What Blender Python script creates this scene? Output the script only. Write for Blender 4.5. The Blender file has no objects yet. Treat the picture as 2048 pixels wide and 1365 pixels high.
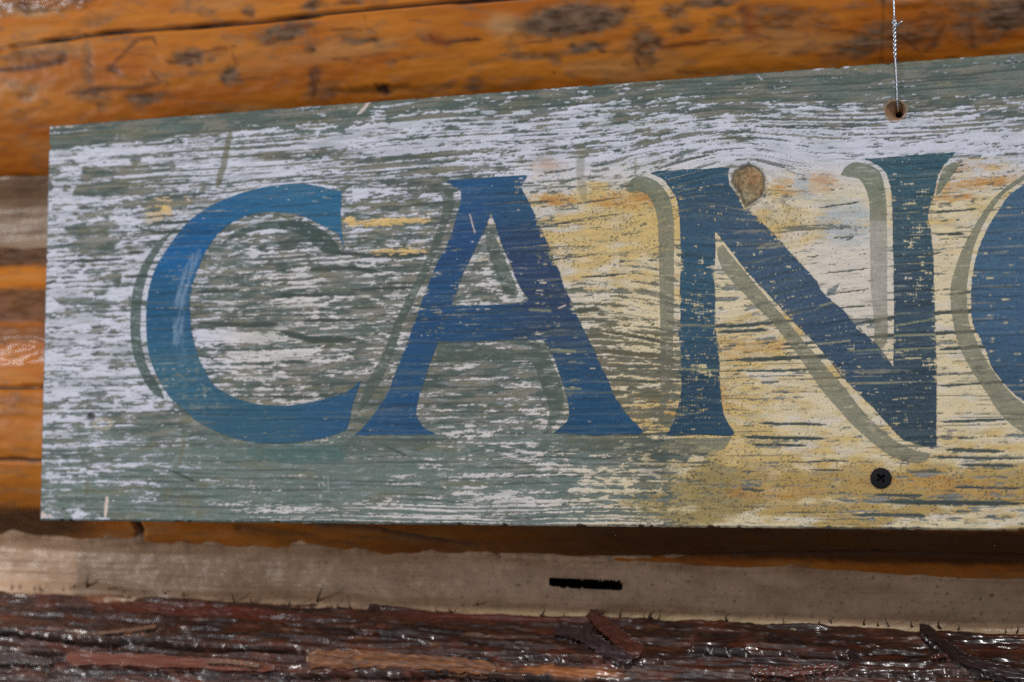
import bpy, math
import numpy as np
from mathutils import Matrix, Vector
from mathutils.geometry import delaunay_2d_cdt

# ------------------------------------------------------------------ camera, light, exposure
S = bpy.context.scene
COL = S.collection
W0, H0, FMM = 2048.0, 1365.0, 55.0
FPX = FMM / 36.0 * W0
YAW, PIT, ROL = math.radians(17.20876), math.radians(4.69126), math.radians(-0.03108)
CAM = np.array([0.42059666, -0.62497659, 0.02342893])
FW = np.array([-math.sin(YAW) * math.cos(PIT), math.cos(YAW) * math.cos(PIT), math.sin(PIT)])
_r = np.array([math.cos(YAW), math.sin(YAW), 0.0])
_u = np.cross(_r, FW)
RT = _r * math.cos(ROL) + _u * math.sin(ROL)
UP = -_r * math.sin(ROL) + _u * math.cos(ROL)

cam_data = bpy.data.cameras.new("camera")
cam = bpy.data.objects.new("camera", cam_data)
COL.objects.link(cam)
cam_data.sensor_width = 36.0
cam_data.lens = FMM
cam_data.clip_start = 0.01
cam_data.clip_end = 50.0
cam.matrix_world = Matrix(((RT[0], UP[0], -FW[0], CAM[0]), (RT[1], UP[1], -FW[1], CAM[1]),
                           (RT[2], UP[2], -FW[2], CAM[2]), (0, 0, 0, 1)))
cam_data.dof.use_dof = True
cam_data.dof.focus_distance = float((np.array([0.345, 0.0, 0.10]) - CAM) @ FW)
cam_data.dof.aperture_fstop = 7.1
cam_data.dof.aperture_blades = 7
S.camera = cam

S.view_settings.view_transform = 'Standard'
S.view_settings.look = 'None'
S.view_settings.exposure = -0.1
S.view_settings.gamma = 1.0
S.cycles.use_denoising = False

world = bpy.data.worlds.new("World")
S.world = world
world.use_nodes = True
bg = world.node_tree.nodes["Background"]
bg.inputs[0].default_value = (0.80, 0.88, 1.0, 1)
bg.inputs[1].default_value = 0.19


def lamp(name, loc, target, size, size_y, power, color):
    l = bpy.data.lights.new(name, 'AREA')
    l.shape = 'RECTANGLE'
    l.size = size
    l.size_y = size_y
    l.energy = power
    l.color = color
    o = bpy.data.objects.new(name, l)
    COL.objects.link(o)
    o.location = loc
    d = Vector(target) - Vector(loc)
    o.rotation_euler = d.to_track_quat('-Z', 'Y').to_euler()
    return o


CEN = (0.22, 0.0, 0.09)
lamp("spot_lamp", (CEN[0] + 0.67, -2.51, CEN[2] + 1.50), CEN, 0.13, 0.13, 34, (1.0, 0.965, 0.93))
lamp("ceiling_lamp", (1.02, -1.55, 2.05), (0.4, 0.03, 0.0), 0.22, 0.22, 20, (0.95, 0.97, 1.0))
lamp("overhead_fill", (0.1, -1.0, 2.0), (0.22, 0.0, 0.12), 1.6, 0.8, 6, (0.90, 0.95, 1.0))  # soft overhead fill added out of view
lamp("left_lamp", (-1.18, -1.50, 0.95), (0.0, 0.05, 0.0), 0.24, 0.24, 2.4, (0.90, 0.95, 1.0))
lamp("recess_fill", (-0.80, -0.62, -0.02), (0.05, 0.06, -0.02), 0.25, 0.20, 5.0, (1.0, 0.97, 0.94))  # unseen fill lamp added low at left to brighten the recess under the board


# ------------------------------------------------------------------ projection and noise helpers
def project(x, y, z):
    dx, dy, dz = x - CAM[0], y - CAM[1], z - CAM[2]
    d = dx * FW[0] + dy * FW[1] + dz * FW[2]
    px = W0 / 2 + FPX * (dx * RT[0] + dy * RT[1] + dz * RT[2]) / d
    py = H0 / 2 - FPX * (dx * UP[0] + dy * UP[1] + dz * UP[2]) / d
    return px, py


def ray(px, py):
    d = FW + RT * ((px - W0 / 2) / FPX) - UP * ((py - H0 / 2) / FPX)
    return d / np.linalg.norm(d)


def on_plane(px, py, Y=0.0):
    d = ray(px, py)
    return CAM + d * ((Y - CAM[1]) / d[1])


_rng = np.random.RandomState(7)
_G = _rng.rand(256, 256) * 2 * np.pi
_GX, _GY = np.cos(_G).astype(np.float32), np.sin(_G).astype(np.float32)


def perlin(u, v, seed=0):
    u = np.asarray(u, np.float32) + seed * 17.37
    v = np.asarray(v, np.float32) + seed * 41.71
    i, j = np.floor(u).astype(np.int32), np.floor(v).astype(np.int32)
    fu, fv = u - i, v - j
    su, sv = fu * fu * fu * (fu * (fu * 6 - 15) + 10), fv * fv * fv * (fv * (fv * 6 - 15) + 10)
    i0, j0, i1, j1 = i & 255, j & 255, (i + 1) & 255, (j + 1) & 255

    def g(a, b, x, y):
        return _GX[a, b] * x + _GY[a, b] * y
    n0 = g(i0, j0, fu, fv) * (1 - su) + g(i1, j0, fu - 1, fv) * su
    n1 = g(i0, j1, fu, fv - 1) * (1 - su) + g(i1, j1, fu - 1, fv - 1) * su
    return (n0 * (1 - sv) + n1 * sv) * 1.5


def fbm(u, v, seed=0, octs=4, gain=0.5, lac=2.03):
    a, s, t = 1.0, 0.0, 0.0
    for k in range(octs):
        s = s + a * perlin(u, v, seed + k * 3.1)
        t += a
        a *= gain
        u = u * lac
        v = v * lac
    return s / t


def ss(a, b, x):
    t = np.clip((x - a) / (b - a), 0, 1)
    return t * t * (3 - 2 * t)


def lin(r, g, b, k=1.0):
    c = np.array([r, g, b]) / 255.0
    return (np.where(c <= 0.04045, c / 12.92, ((c + 0.055) / 1.055) ** 2.4) * k).astype(np.float32)


def mixc(a, b, t):
    t = np.asarray(t)[..., None]
    return a * (1 - t) + b * t


def seg_dist(px, py, pts):
    """distance to a polyline and the run along it (0..1)"""
    best = np.full(np.shape(px), 1e9, np.float32)
    run = np.zeros(np.shape(px), np.float32)
    n = len(pts) - 1
    for k in range(n):
        (ax, ay), (bx, by) = pts[k], pts[k + 1]
        dx, dy = bx - ax, by - ay
        t = np.clip(((px - ax) * dx + (py - ay) * dy) / (dx * dx + dy * dy + 1e-9), 0, 1)
        d = np.hypot(px - ax - t * dx, py - ay - t * dy)
        m = d < best
        best = np.where(m, d, best)
        run = np.where(m, (k + t) / n, run)
    return best, run


def inside(px, py, poly):
    c = np.zeros(np.shape(px), bool)
    n = len(poly)
    for k in range(n):
        (ax, ay), (bx, by) = poly[k], poly[(k + 1) % n]
        if ay == by:
            continue
        hit = ((ay > py) != (by > py)) & (px < (bx - ax) * (py - ay) / (by - ay) + ax)
        c ^= hit
    return c


def poly_sd(px, py, poly):
    """signed distance in px, positive inside; cheap: bounding box limited"""
    P = list(poly) + [poly[0]]
    d, _ = seg_dist(px, py, P)
    return np.where(inside(px, py, poly), d, -d)


# ------------------------------------------------------------------ mesh helpers
def mesh_from(name, V, F, color=None, extra=None, smooth=True):
    """F: (n,3) or (n,4) int array, or a list of such arrays plus ngons"""
    me = bpy.data.meshes.new(name)
    V = np.asarray(V, np.float32)
    me.vertices.add(len(V))
    me.vertices.foreach_set("co", V.ravel())
    Fs = F if isinstance(F, list) else [F]
    loops = np.concatenate([np.asarray(f, np.int32).ravel() for f in Fs])
    tot = np.concatenate([np.full(len(f), np.asarray(f).shape[1], np.int32) for f in Fs])
    start = np.concatenate([[0], np.cumsum(tot)[:-1]]).astype(np.int32)
    me.loops.add(len(loops))
    me.loops.foreach_set("vertex_index", loops)
    me.polygons.add(len(tot))
    me.polygons.foreach_set("loop_start", start)
    me.polygons.foreach_set("loop_total", tot)
    if smooth:
        me.polygons.foreach_set("use_smooth", np.ones(len(tot), bool))
    me.update(calc_edges=True)
    if color is not None:
        a = me.attributes.new("paint", 'FLOAT_COLOR', 'POINT')
        rgba = np.ones((len(V), 4), np.float32)
        rgba[:, :3] = color
        a.data.foreach_set("color", rgba.ravel())
    for k, val in (extra or {}).items():
        a = me.attributes.new(k, 'FLOAT', 'POINT')
        a.data.foreach_set("value", np.asarray(val, np.float32).ravel())
    return me


def obj(name, me, mat, parent=None):
    o = bpy.data.objects.new(name, me)
    COL.objects.link(o)
    if mat is not None:
        me.materials.append(mat)
    if parent is not None:
        o.parent = parent
    return o


def thing(name, label, cat, group=None):
    o = bpy.data.objects.new(name, None)
    COL.objects.link(o)
    o.empty_display_size = 0.02
    o["label"] = label
    o["category"] = cat
    if group:
        o["group"] = group
    return o


def grid_faces(nu, nv, wrap=False):
    i = np.arange(nu - 1)[:, None]
    j = np.arange(nv if wrap else nv - 1)[None, :]
    j1 = (j + 1) % nv
    return np.stack([i * nv + j, (i + 1) * nv + j, (i + 1) * nv + j1, i * nv + j1], -1).reshape(-1, 4)


def tube(path, radii, seg=10):
    path = np.asarray(path, float)
    n = len(path)
    radii = np.full(n, radii) if np.isscalar(radii) else np.asarray(radii)
    T = np.gradient(path, axis=0)
    T /= np.linalg.norm(T, axis=1)[:, None] + 1e-12
    ref = np.array([0.0, 1.0, 0.0])
    V = []
    a = np.linspace(0, 2 * np.pi, seg, endpoint=False)
    for k in range(n):
        b = np.cross(T[k], ref)
        b /= np.linalg.norm(b) + 1e-12
        c = np.cross(T[k], b)
        V.append(path[k] + radii[k] * (np.cos(a)[:, None] * b + np.sin(a)[:, None] * c))
    V = np.concatenate(V)
    return V, [grid_faces(n, seg, True), np.arange(seg)[None, ::-1], (np.arange(seg) + (n - 1) * seg)[None]]


# ------------------------------------------------------------------ materials
def new_mat(name):
    m = bpy.data.materials.new(name)
    m.use_nodes = True
    nt = m.node_tree
    return m, nt, nt.nodes["Principled BSDF"]


def node(nt, typ, **kw):
    n = nt.nodes.new(typ)
    for k, v in kw.items():
        setattr(n, k, v)
    return n


def attr_material(name, rough, spec=0.5, coat=0.0, coat_rough=0.2, noise=(900, 0.10), stretch=(1, 1, 1),
                  bumps=(), rough_noise=0.0, gloss=False):
    """colour from the 'paint' attribute, varied by fine stretched noise; relief from noise"""
    m, nt, b = new_mat(name)
    L = nt.links.new
    at = node(nt, 'ShaderNodeAttribute', attribute_name="paint")
    tc = node(nt, 'ShaderNodeTexCoord')
    mp = node(nt, 'ShaderNodeMapping')
    mp.inputs['Scale'].default_value = stretch
    L(tc.outputs['Object'], mp.inputs['Vector'])
    nz = node(nt, 'ShaderNodeTexNoise')
    nz.inputs['Scale'].default_value = noise[0]
    nz.inputs['Detail'].default_value = 3
    nz.inputs['Roughness'].default_value = 0.65
    L(mp.outputs[0], nz.inputs['Vector'])
    mr = node(nt, 'ShaderNodeMapRange')
    mr.inputs['From Min'].default_value = 0.25
    mr.inputs['From Max'].default_value = 0.75
    mr.inputs['To Min'].default_value = 1 - noise[1]
    mr.inputs['To Max'].default_value = 1 + noise[1]
    L(nz.outputs['Fac'], mr.inputs['Value'])
    mul = node(nt, 'ShaderNodeVectorMath', operation='SCALE')
    L(at.outputs['Color'], mul.inputs[0])
    L(mr.outputs[0], mul.inputs['Scale'])
    L(mul.outputs[0], b.inputs['Base Color'])
    b.inputs['Roughness'].default_value = rough
    b.inputs['Specular IOR Level'].default_value = spec
    b.inputs['Coat Weight'].default_value = coat
    b.inputs['Coat Roughness'].default_value = coat_rough
    if rough_noise:
        r2 = node(nt, 'ShaderNodeMapRange')
        r2.inputs['To Min'].default_value = max(0.02, rough - rough_noise)
        r2.inputs['To Max'].default_value = min(1, rough + rough_noise)
        L(nz.outputs['Fac'], r2.inputs['Value'])
        L(r2.outputs[0], b.inputs['Roughness'])
    if gloss:
        ga = node(nt, 'ShaderNodeAttribute', attribute_name="gloss")
        for sock, lo, hi in (('Coat Weight', coat, 1.0), ('Coat Roughness', coat_rough, 0.17)):
            g2 = node(nt, 'ShaderNodeMapRange')
            g2.inputs['To Min'].default_value = lo
            g2.inputs['To Max'].default_value = hi
            L(ga.outputs['Fac'], g2.inputs['Value'])
            L(g2.outputs[0], b.inputs[sock])
    prev = None
    for (scale, st, strength, dist) in bumps:
        mp2 = node(nt, 'ShaderNodeMapping')
        mp2.inputs['Scale'].default_value = st
        L(tc.outputs['Object'], mp2.inputs['Vector'])
        n2 = node(nt, 'ShaderNodeTexNoise')
        n2.inputs['Scale'].default_value = scale
        n2.inputs['Detail'].default_value = 2
        L(mp2.outputs[0], n2.inputs['Vector'])
        bp = node(nt, 'ShaderNodeBump')
        bp.inputs['Strength'].default_value = strength
        bp.inputs['Distance'].default_value = dist
        L(n2.outputs['Fac'], bp.inputs['Height'])
        if prev is not None:
            L(prev.outputs[0], bp.inputs['Normal'])
        prev = bp
    if prev is not None:
        L(prev.outputs[0], b.inputs['Normal'])
        if coat:
            L(prev.outputs[0], b.inputs['Coat Normal'])
    return m


M_BOARD = attr_material("weathered_paint", 0.65, 0.12, noise=(2000, 0.30), stretch=(0.8, 1, 1),
                        bumps=((900, (0.12, 1, 1), 0.12, 0.0004), (3000, (1, 1, 1), 0.10, 0.0002)))
M_LETTER = attr_material("blue_paint", 0.6, 0.12, noise=(2000, 0.42), stretch=(0.9, 1, 1),
                         bumps=((900, (0.12, 1, 1), 0.12, 0.0004), (3000, (1, 1, 1), 0.10, 0.0002)))
M_LOG = attr_material("varnished_log", 0.48, 0.2, coat=0.12, coat_rough=0.26, noise=(260, 0.10), stretch=(0.12, 1, 1),
                      bumps=((120, (0.15, 1, 1), 0.14, 0.002), (700, (0.9, 0.4, 0.4), 0.12, 0.0006)), gloss=True)
M_BARK = attr_material("varnished_bark", 0.42, 0.5, coat=1.0, coat_rough=0.17, noise=(500, 0.25), stretch=(0.12, 1, 1),
                       bumps=((230, (0.07, 1, 1), 0.55, 0.003), (600, (0.16, 1, 1), 0.15, 0.0012)), rough_noise=0.1)
M_CHINK = attr_material("chinking_mortar", 0.38, 0.5, noise=(1400, 0.09),
                        bumps=((1100, (1, 1, 1), 0.22, 0.0006), (300, (1, 1, 1), 0.16, 0.0015)), rough_noise=0.1)


def plain_material(name, col, rough, metal=0.0, nscale=800, namp=0.2):
    m, nt, b = new_mat(name)
    nz = node(nt, 'ShaderNodeTexNoise')
    nz.inputs['Scale'].default_value = nscale
    tc = node(nt, 'ShaderNodeTexCoord')
    nt.links.new(tc.outputs['Object'], nz.inputs['Vector'])
    cr = node(nt, 'ShaderNodeValToRGB')
    cr.color_ramp.elements[0].position = 0.3
    cr.color_ramp.elements[1].position = 0.7
    cr.color_ramp.elements[0].color = tuple(c * (1 - namp) for c in col) + (1,)
    cr.color_ramp.elements[1].color = tuple(min(1, c * (1 + namp)) for c in col) + (1,)
    nt.links.new(nz.outputs['Fac'], cr.inputs[0])
    nt.links.new(cr.outputs[0], b.inputs['Base Color'])
    b.inputs['Roughness'].default_value = rough
    b.inputs['Metallic'].default_value = metal
    bp = node(nt, 'ShaderNodeBump')
    bp.inputs['Strength'].default_value = 0.2
    bp.inputs['Distance'].default_value = 0.0003
    nt.links.new(nz.outputs['Fac'], bp.inputs['Height'])
    nt.links.new(bp.outputs[0], b.inputs['Normal'])
    if metal == 0:
        b.inputs['Specular IOR Level'].default_value = 0.25
    return m


M_WIRE = plain_material("galvanised_wire", (0.62, 0.65, 0.70), 0.30, 1.0, 2500, 0.2)
M_SCREW = plain_material("black_oxide", (0.005, 0.005, 0.0065), 0.7, 0.0, 2500, 0.3)
M_SLOT = plain_material("dark_cavity", (0.05, 0.038, 0.026), 0.9)  # near-black brown standing in for the shade inside the slot
M_RAW = plain_material("raw_wood", (0.36, 0.23, 0.13), 0.8, 0.0, 1500, 0.3)
M_FIBRE = plain_material("bark_fibre", (0.16, 0.085, 0.05), 0.6, 0.0, 900, 0.4)
M_FIBRE_DARK = plain_material("dark_fibre", (0.045, 0.022, 0.014), 0.6, 0.0, 900, 0.4)

# ------------------------------------------------------------------ the log wall
XA, XB = -0.36, 0.86


def x_samples(step):
    return np.unique(np.concatenate([np.arange(XA, -0.115, 0.006), np.arange(-0.115, 0.455, step), np.arange(0.455, XB, 0.006)]))


def th_samples(lo, hi, n, coarse=36):
    a = np.radians(np.linspace(lo, hi, n))
    b = np.radians(np.linspace(hi, lo + 360, coarse)[1:-1])
    return np.concatenate([a, b])


class Log:
    def __init__(self, yc, zc, R, slope=0.0, x0=0.0):
        self.yc, self.zc, self.R, self.slope, self.x0 = yc, zc, R, slope, x0

    def centre(self, x):
        return self.zc + self.slope * (x - self.x0)

    def pos(self, x, th, h=0.0):
        r = self.R + h
        return self.yc - r * np.cos(th), self.centre(x) + r * np.sin(th)

    def hit(self, px, py):
        """point where the line of sight meets the plain cylinder -> x, th"""
        d = ray(px, py)
        lo, hi, last = 0.3, 1.6, None
        for t in np.linspace(0.4, 1.3, 1801):
            p = CAM + d * t
            r = math.hypot(p[1] - self.yc, p[2] - self.centre(p[0]))
            if r <= self.R:
                return p[0], math.atan2(p[2] - self.centre(p[0]), self.yc - p[1])
            if last is None or r < last[0]:
                last = (r, p)
        p = last[1]
        return p[0], math.atan2(p[2] - self.centre(p[0]), self.yc - p[1])


LA = Log(0.1175, 0.245, 0.094)
LB = Log(0.1060, 0.0620, 0.0835, -0.022, -0.065)
LC = Log(0.0970, -0.1162, 0.085, -0.0143, -0.065)


def log_grid(L, xs, ths):
    X, T = np.meshgrid(xs, ths, indexing='ij')
    y, z = L.pos(X, T)
    px, py = project(X, y, z)
    return X, T, px, py


def log_mesh(name, L, X, T, h, color, gloss=None):
    nu, nv = X.shape
    y, z = L.pos(X, T, h)
    V = np.stack([X, y, z], -1).reshape(-1, 3)
    F = [grid_faces(nu, nv, True)[:, ::-1], np.arange(nv)[None], (np.arange(nv) + (nu - 1) * nv)[None, ::-1]]
    return mesh_from(name, V, F, color.reshape(-1, 3), None if gloss is None else {'gloss': gloss.ravel()})


def ell(px, py, cx, cy, rx, ry, ang=0.0, soft=0.5):
    c, s = math.cos(ang), math.sin(ang)
    dx, dy = px - cx, py - cy
    u, v = (dx * c + dy * s) / rx, (-dx * s + dy * c) / ry
    return 1 - ss(1 - soft, 1 + soft, np.sqrt(u * u + v * v))


def stroke(px, py, pts, w, soft=0.6, taper=False):
    d, run = seg_dist(px, py, pts)
    if taper:
        w = w * np.clip(np.minimum(run, 1 - run) * 5 + 0.15, 0, 1)
    return 1 - ss(w * (1 - soft), w * (1 + soft) + 0.5, d)


wall = thing("log_wall", "varnished log cabin wall of stacked logs and tan chinking behind the painted sign", "wall")

# colours of the peeled wood (albedo)
C_OR = lin(186, 112, 34, 1.0)
C_OR2 = lin(168, 92, 22, 1.0)
C_TAN = lin(190, 138, 84, 0.9)
C_DK = lin(58, 42, 30, 0.9)
C_GRB = lin(112, 92, 74, 0.9)
C_RED = lin(140, 68, 26, 0.9)
C_BLK = lin(26, 20, 16, 0.8)


def peeled(L, X, T, px, py, seed):
    xm, tm = X * 1000, T * L.R * 1000
    c = mixc(C_OR, C_OR2, ss(-0.3, 0.35, fbm(xm / 90, tm / 16, seed, 4)))
    c = mixc(c, C_TAN, 0.55 * ss(0.05, 0.5, fbm(xm / 60, tm / 14, seed + 5, 3)))
    grain = fbm(xm / 70, tm / 1.6, seed + 9, 3)
    c = c * (1 + 0.14 * grain)[..., None]
    blot = fbm(xm / 16, tm / 5, seed + 13, 4)
    c = mixc(c, C_GRB, 0.5 * ss(0.10, 0.36, blot) * (.4 + .6 * ss(-.3, .2, fbm(xm / 4, tm / 1.6, seed + 15, 3))))
    return c.astype(np.float32)


# ---- top log
xs = x_samples(0.0011)
X, T, px, py = log_grid(LA, xs, th_samples(-88, 12, 150))
c = peeled(LA, X, T, px, py, 3)
xm, tm = X * 1000, T * LA.R * 1000
wob = 9 * fbm(xm / 7, tm / 5, 31, 4)
wx, wy = px + 1.6 * wob, py + wob
marks = np.zeros_like(px)
for (cx, cy, rx, ry, an, st) in [(70, 112, 90, 15, -0.09, .45), (125, 108, 12, 16, 0, .55), (175, 128, 12, 48, 0, .45), (380, 118, 32, 15, -.1, .75),
        (425, 122, 8, 6, 0, .5), (295, 196, 46, 12, -.1, .6), (178, 188, 34, 16, 0, .5), (205, 205, 16, 18, 0, .4), (460, 155, 17, 18, 0, .7), (55, 188, 24, 14, -.4, .4),
        (40, 232, 30, 14, 0, .25), (225, 138, 18, 9, .4, .5),
        (500, 24, 14, 10, 0, .6), (625, 10, 20, 12, -.4, .7), (700, 5, 28, 6, -.2, .5), (570, 66, 52, 17, -.2, .75), (545, 80, 40, 14, 0, .5), (620, 100, 9, 8, 0, .6),
        (725, 82, 44, 7, -.06, .6), (690, 70, 34, 8, -.1, .3), (850, 78, 18, 8, .5, .4), (630, 165, 12, 30, .1, .5), (660, 178, 22, 14, 0, .4),
        (785, 126, 12, 9, 0, .45), (825, 116, 34, 6, -.1, .3), (950, 172, 20, 17, 0, .55), (860, 180, 50, 9, -.1, .3), (410, 25, 22, 10, .3, .4),
        (200, 38, 50, 14, -.3, .25), (1140, 42, 105, 32, -.12, .85), (1235, 28, 34, 18, -.2, .6), (1290, 85, 34, 22, -.1, .6), (1170, 97, 42, 10, -.12, .75), (1070, 112, 48, 9, -.05, .5),
        (1110, 118, 16, 12, 0, .4), (1292, 105, 24, 26, -.3, .6), (1350, 25, 24, 14, 0, .6), (1420, 6, 60, 10, -.08, .6), (1365, 58, 30, 10, -.1, .5), (1450, 48, 26, 14, -.1, .55), (1490, 40, 14, 32, 0, .5),
        (1560, 40, 60, 30, 0, .45), (1645, 46, 30, 18, 0, .4), (1720, 92, 52, 22, -.25, .6), (1712, 86, 10, 7, 0, .8), (1800, 70, 90, 26, -.1, .5), (1860, 60, 30, 40, .5, .4),
        (1940, 40, 40, 44, 0, .5), (2010, 30, 60, 34, -.1, .8), (1980, 70, 50, 12, -.08, .4), (1660, 118, 26, 14, 0, .3)]:
    marks = np.maximum(marks, st * ell(wx, wy, cx, cy, rx, ry, an, 0.55))
tex = 0.9 + 0.6 * ss(-0.35, 0.25, fbm(xm / 6, tm / 2.2, 41, 4))
c = mixc(c, mixc(C_GRB, C_DK, ss(-0.2, 0.3, fbm(xm / 9, tm / 3, 45, 3))), np.clip(marks * tex * 1.05, 0, 0.92))
lines = np.zeros_like(px)
for pts, w, st in [([(-60, 150), (0, 141), (60, 136), (112, 124), (140, 121)], 5.5, 1.0), ([(218, 136), (250, 105), (278, 80), (306, 76), (312, 88)], 3.6, .75),
        ([(325, 120), (350, 126), (410, 104), (470, 92)], 3.5, .7), ([(130, 188), (225, 178), (280, 175), (335, 164)], 5, .75), ([(455, 160), (545, 157)], 3, .6),
        ([(462, 100), (474, 130), (460, 150)], 2.5, .45), ([(855, 66), (872, 84), (905, 84), (966, 76)], 5, .8), ([(895, 84), (965, 77)], 4, 1),
        ([(560, 62), (625, 48)], 5, .6), ([(1315, 98), (1360, 90), (1440, 80)], 4, .75), ([(1308, 78), (1326, 100)], 5, .7), ([(1270, 120), (1280, 135)], 4, .6),
        ([(1890, 45), (1870, 85), (1845, 110)], 5, .5), ([(1800, 70), (1840, 105)], 4, .45), ([(1940, 30), (1945, 100)], 5, .45), ([(622, 140), (634, 195)], 4, .6)]:
    lines = np.maximum(lines, st * stroke(wx * .4 + px * .6, wy * .4 + py * .6, pts, w, 0.7, True))
c = mixc(c, mixc(C_DK, C_RED, 0.25), np.clip(lines, 0, 0.93))
kn = np.maximum(ell(wx, wy, 765, 178, 17, 10, -.1, .5), 0.55 * ell(wx, wy, 755, 181, 75, 7, -.05, .7))
c = mixc(c, C_BLK, np.clip(kn, 0, .95))
_rl = np.random.RandomState(12)
scr = np.zeros_like(px)
for k in range(110):
    ax, ay = _rl.uniform(-40, 2080), _rl.uniform(-30, 235)
    ln_, an = _rl.uniform(8, 70), _rl.normal(-.09, .12 if k % 3 else .9)
    if k % 3 == 0:
        ln_ *= .5
    bx, by = ax + ln_ * math.cos(an), ay + ln_ * math.sin(an)
    m = (px > min(ax, bx) - 12) & (px < max(ax, bx) + 12) & (py > min(ay, by) - 12) & (py < max(ay, by) + 12)
    if m.any():
        d, run = seg_dist(px[m] + .25 * wob[m], py[m] + .35 * wob[m], [(ax, ay), (bx, by)])
        w = _rl.uniform(1.0, 3.6) * np.clip(np.minimum(run, 1 - run) * 5 + .1, 0, 1)
        scr[m] = np.maximum(scr[m], _rl.uniform(.15, .6) * (1 - ss(w * .3, w * 1.5 + .4, d)))
c = mixc(c, mixc(C_DK, C_RED, .35), scr)
redm = np.maximum(ell(wx, wy, 872, 80, 22, 14, .3, .6), ell(wx, wy, 1500, 45, 14, 30, 0, .6))
c = mixc(c, C_RED, 0.6 * redm)
pale = np.maximum(ell(wx, wy, 1005, 50, 34, 22, 0, .6), ell(wx, wy, 60, 25, 60, 10, 0, .6))
c = mixc(c, lin(200, 165, 120, .9), 0.45 * pale)
# patches of bark left on, standing proud
bark = np.maximum.reduce([ell(wx, wy, 60, 2, 140, 27, -.08, .12), 0.8 * ell(wx, wy, 1140, 40, 100, 27, -.12, .25), ell(wx, wy, 2030, 22, 60, 26, -.1, .25),
                          0.6 * ell(wx, wy, 1720, 95, 40, 14, -.2, .3), .6 * ell(wx, wy, 1840, 4, 70, 9, -.06, .4), .5 * ell(wx, wy, 1420, 4, 60, 9, -.06, .4)])
bt = fbm(xm / 9, tm / 2.2, 51, 4)
c = mixc(c, mixc(lin(128, 98, 72, .9), lin(64, 42, 28, .9), ss(-.25, .2, bt)), 0.72 * bark * (.45 + .55 * ss(-.3, .2, fbm(xm / 14, tm / 4, 53, 3))))
crack_pts = [(-80, 104), (0, 100), (30, 93), (120, 80), (220, 67), (420, 52), (520, 45), (680, 25), (860, 8), (960, 1), (1040, -3), (1300, -40)]
dcr, _ = seg_dist(px, py + 1.6 * fbm(xm / 30, xm * 0, 61, 3), crack_pts)
crk = 1 - ss(2.2, 4.4, dcr)
c = mixc(c, C_BLK * .5, 0.98 * crk * ss(-40, 120, px))
h = 0.0006 * fbm(xm / 90, tm / 30, 71, 3) + 0.0005 * fbm(xm / 12, tm / 4, 72, 3) + bark * (0.0007 + 0.0009 * bt) - 0.0025 * crk - 0.0010 * kn - .0003 * marks * tex
obj("log", log_mesh("log", LA, X, T, h, c, np.clip(bark, 0, 1)), M_LOG, wall)["label"] = "orange peeled top log with a long dark crack"

# ---- middle log
xs = x_samples(0.0014)
X, T, px, py = log_grid(LB, xs, th_samples(-86, 80, 190, 24))
c = peeled(LB, X, T, px, py, 23)
xm, tm = X * 1000, T * LB.R * 1000
wob = 7 * fbm(xm / 9, tm / 5, 33, 4)
wx, wy = px + 2 * wob, py + wob
leftm = 1 - ss(150, 300, px)
bk = np.maximum.reduce([1.0 * (1 - ss(14, 24, np.abs(wy - 515))), .8 * (1 - ss(22, 44, np.abs(wy - 612))), .5 * (1 - ss(12, 22, np.abs(wy - 668))), .35 * ell(wx, wy, 20, 800, 60, 12, 0, .5),
                        .3 * ell(wx, wy, 10, 825, 60, 8, 0, .5)]) * leftm
c = mixc(c, mixc(lin(96, 76, 62, .9), lin(52, 38, 32, .9), ss(-.3, .3, fbm(xm / 10, tm / 3, 35, 3))), np.clip(bk, 0, .9))
ln = np.zeros_like(px)
for pts, w, st in [([(-40, 777), (30, 776), (100, 773), (240, 768)], 2.6, 1), ([(-40, 919), (100, 922), (240, 925)], 2.4, .85), ([(272, 1045), (283, 1062), (278, 1082)], 5, .85),
        ([(620, 1048), (760, 1062), (860, 1080), (960, 1094)], 4, .85), ([(1000, 1112), (1200, 1118), (1500, 1110), (1800, 1106), (2048, 1112)], 3, .5), ([(480, 1060), (600, 1090)], 8, .3)]:
    ln = np.maximum(ln, st * stroke(px, py + wob * .35, pts, w, 0.6))
c = mixc(c, C_BLK, np.clip(ln, 0, .9))
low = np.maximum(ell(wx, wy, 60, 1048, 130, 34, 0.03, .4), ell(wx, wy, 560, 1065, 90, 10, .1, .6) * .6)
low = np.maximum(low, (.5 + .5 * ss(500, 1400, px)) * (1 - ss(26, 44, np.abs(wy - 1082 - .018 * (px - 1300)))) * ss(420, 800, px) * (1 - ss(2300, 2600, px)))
c = mixc(c, lin(44, 26, 12, .9), 0.88 * low)  # board's shadow and the log's shaded underside painted into the wood colour
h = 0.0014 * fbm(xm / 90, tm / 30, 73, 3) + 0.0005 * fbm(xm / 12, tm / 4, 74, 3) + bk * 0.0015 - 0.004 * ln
obj("log", log_mesh("log", LB, X, T, h, c, leftm * np.clip(1 - ss(26, 44, np.abs(wy - 706)) + .25 * bk, 0, 1)), M_LOG, wall)["label"] = "middle peeled log mostly hidden behind the sign"

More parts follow.
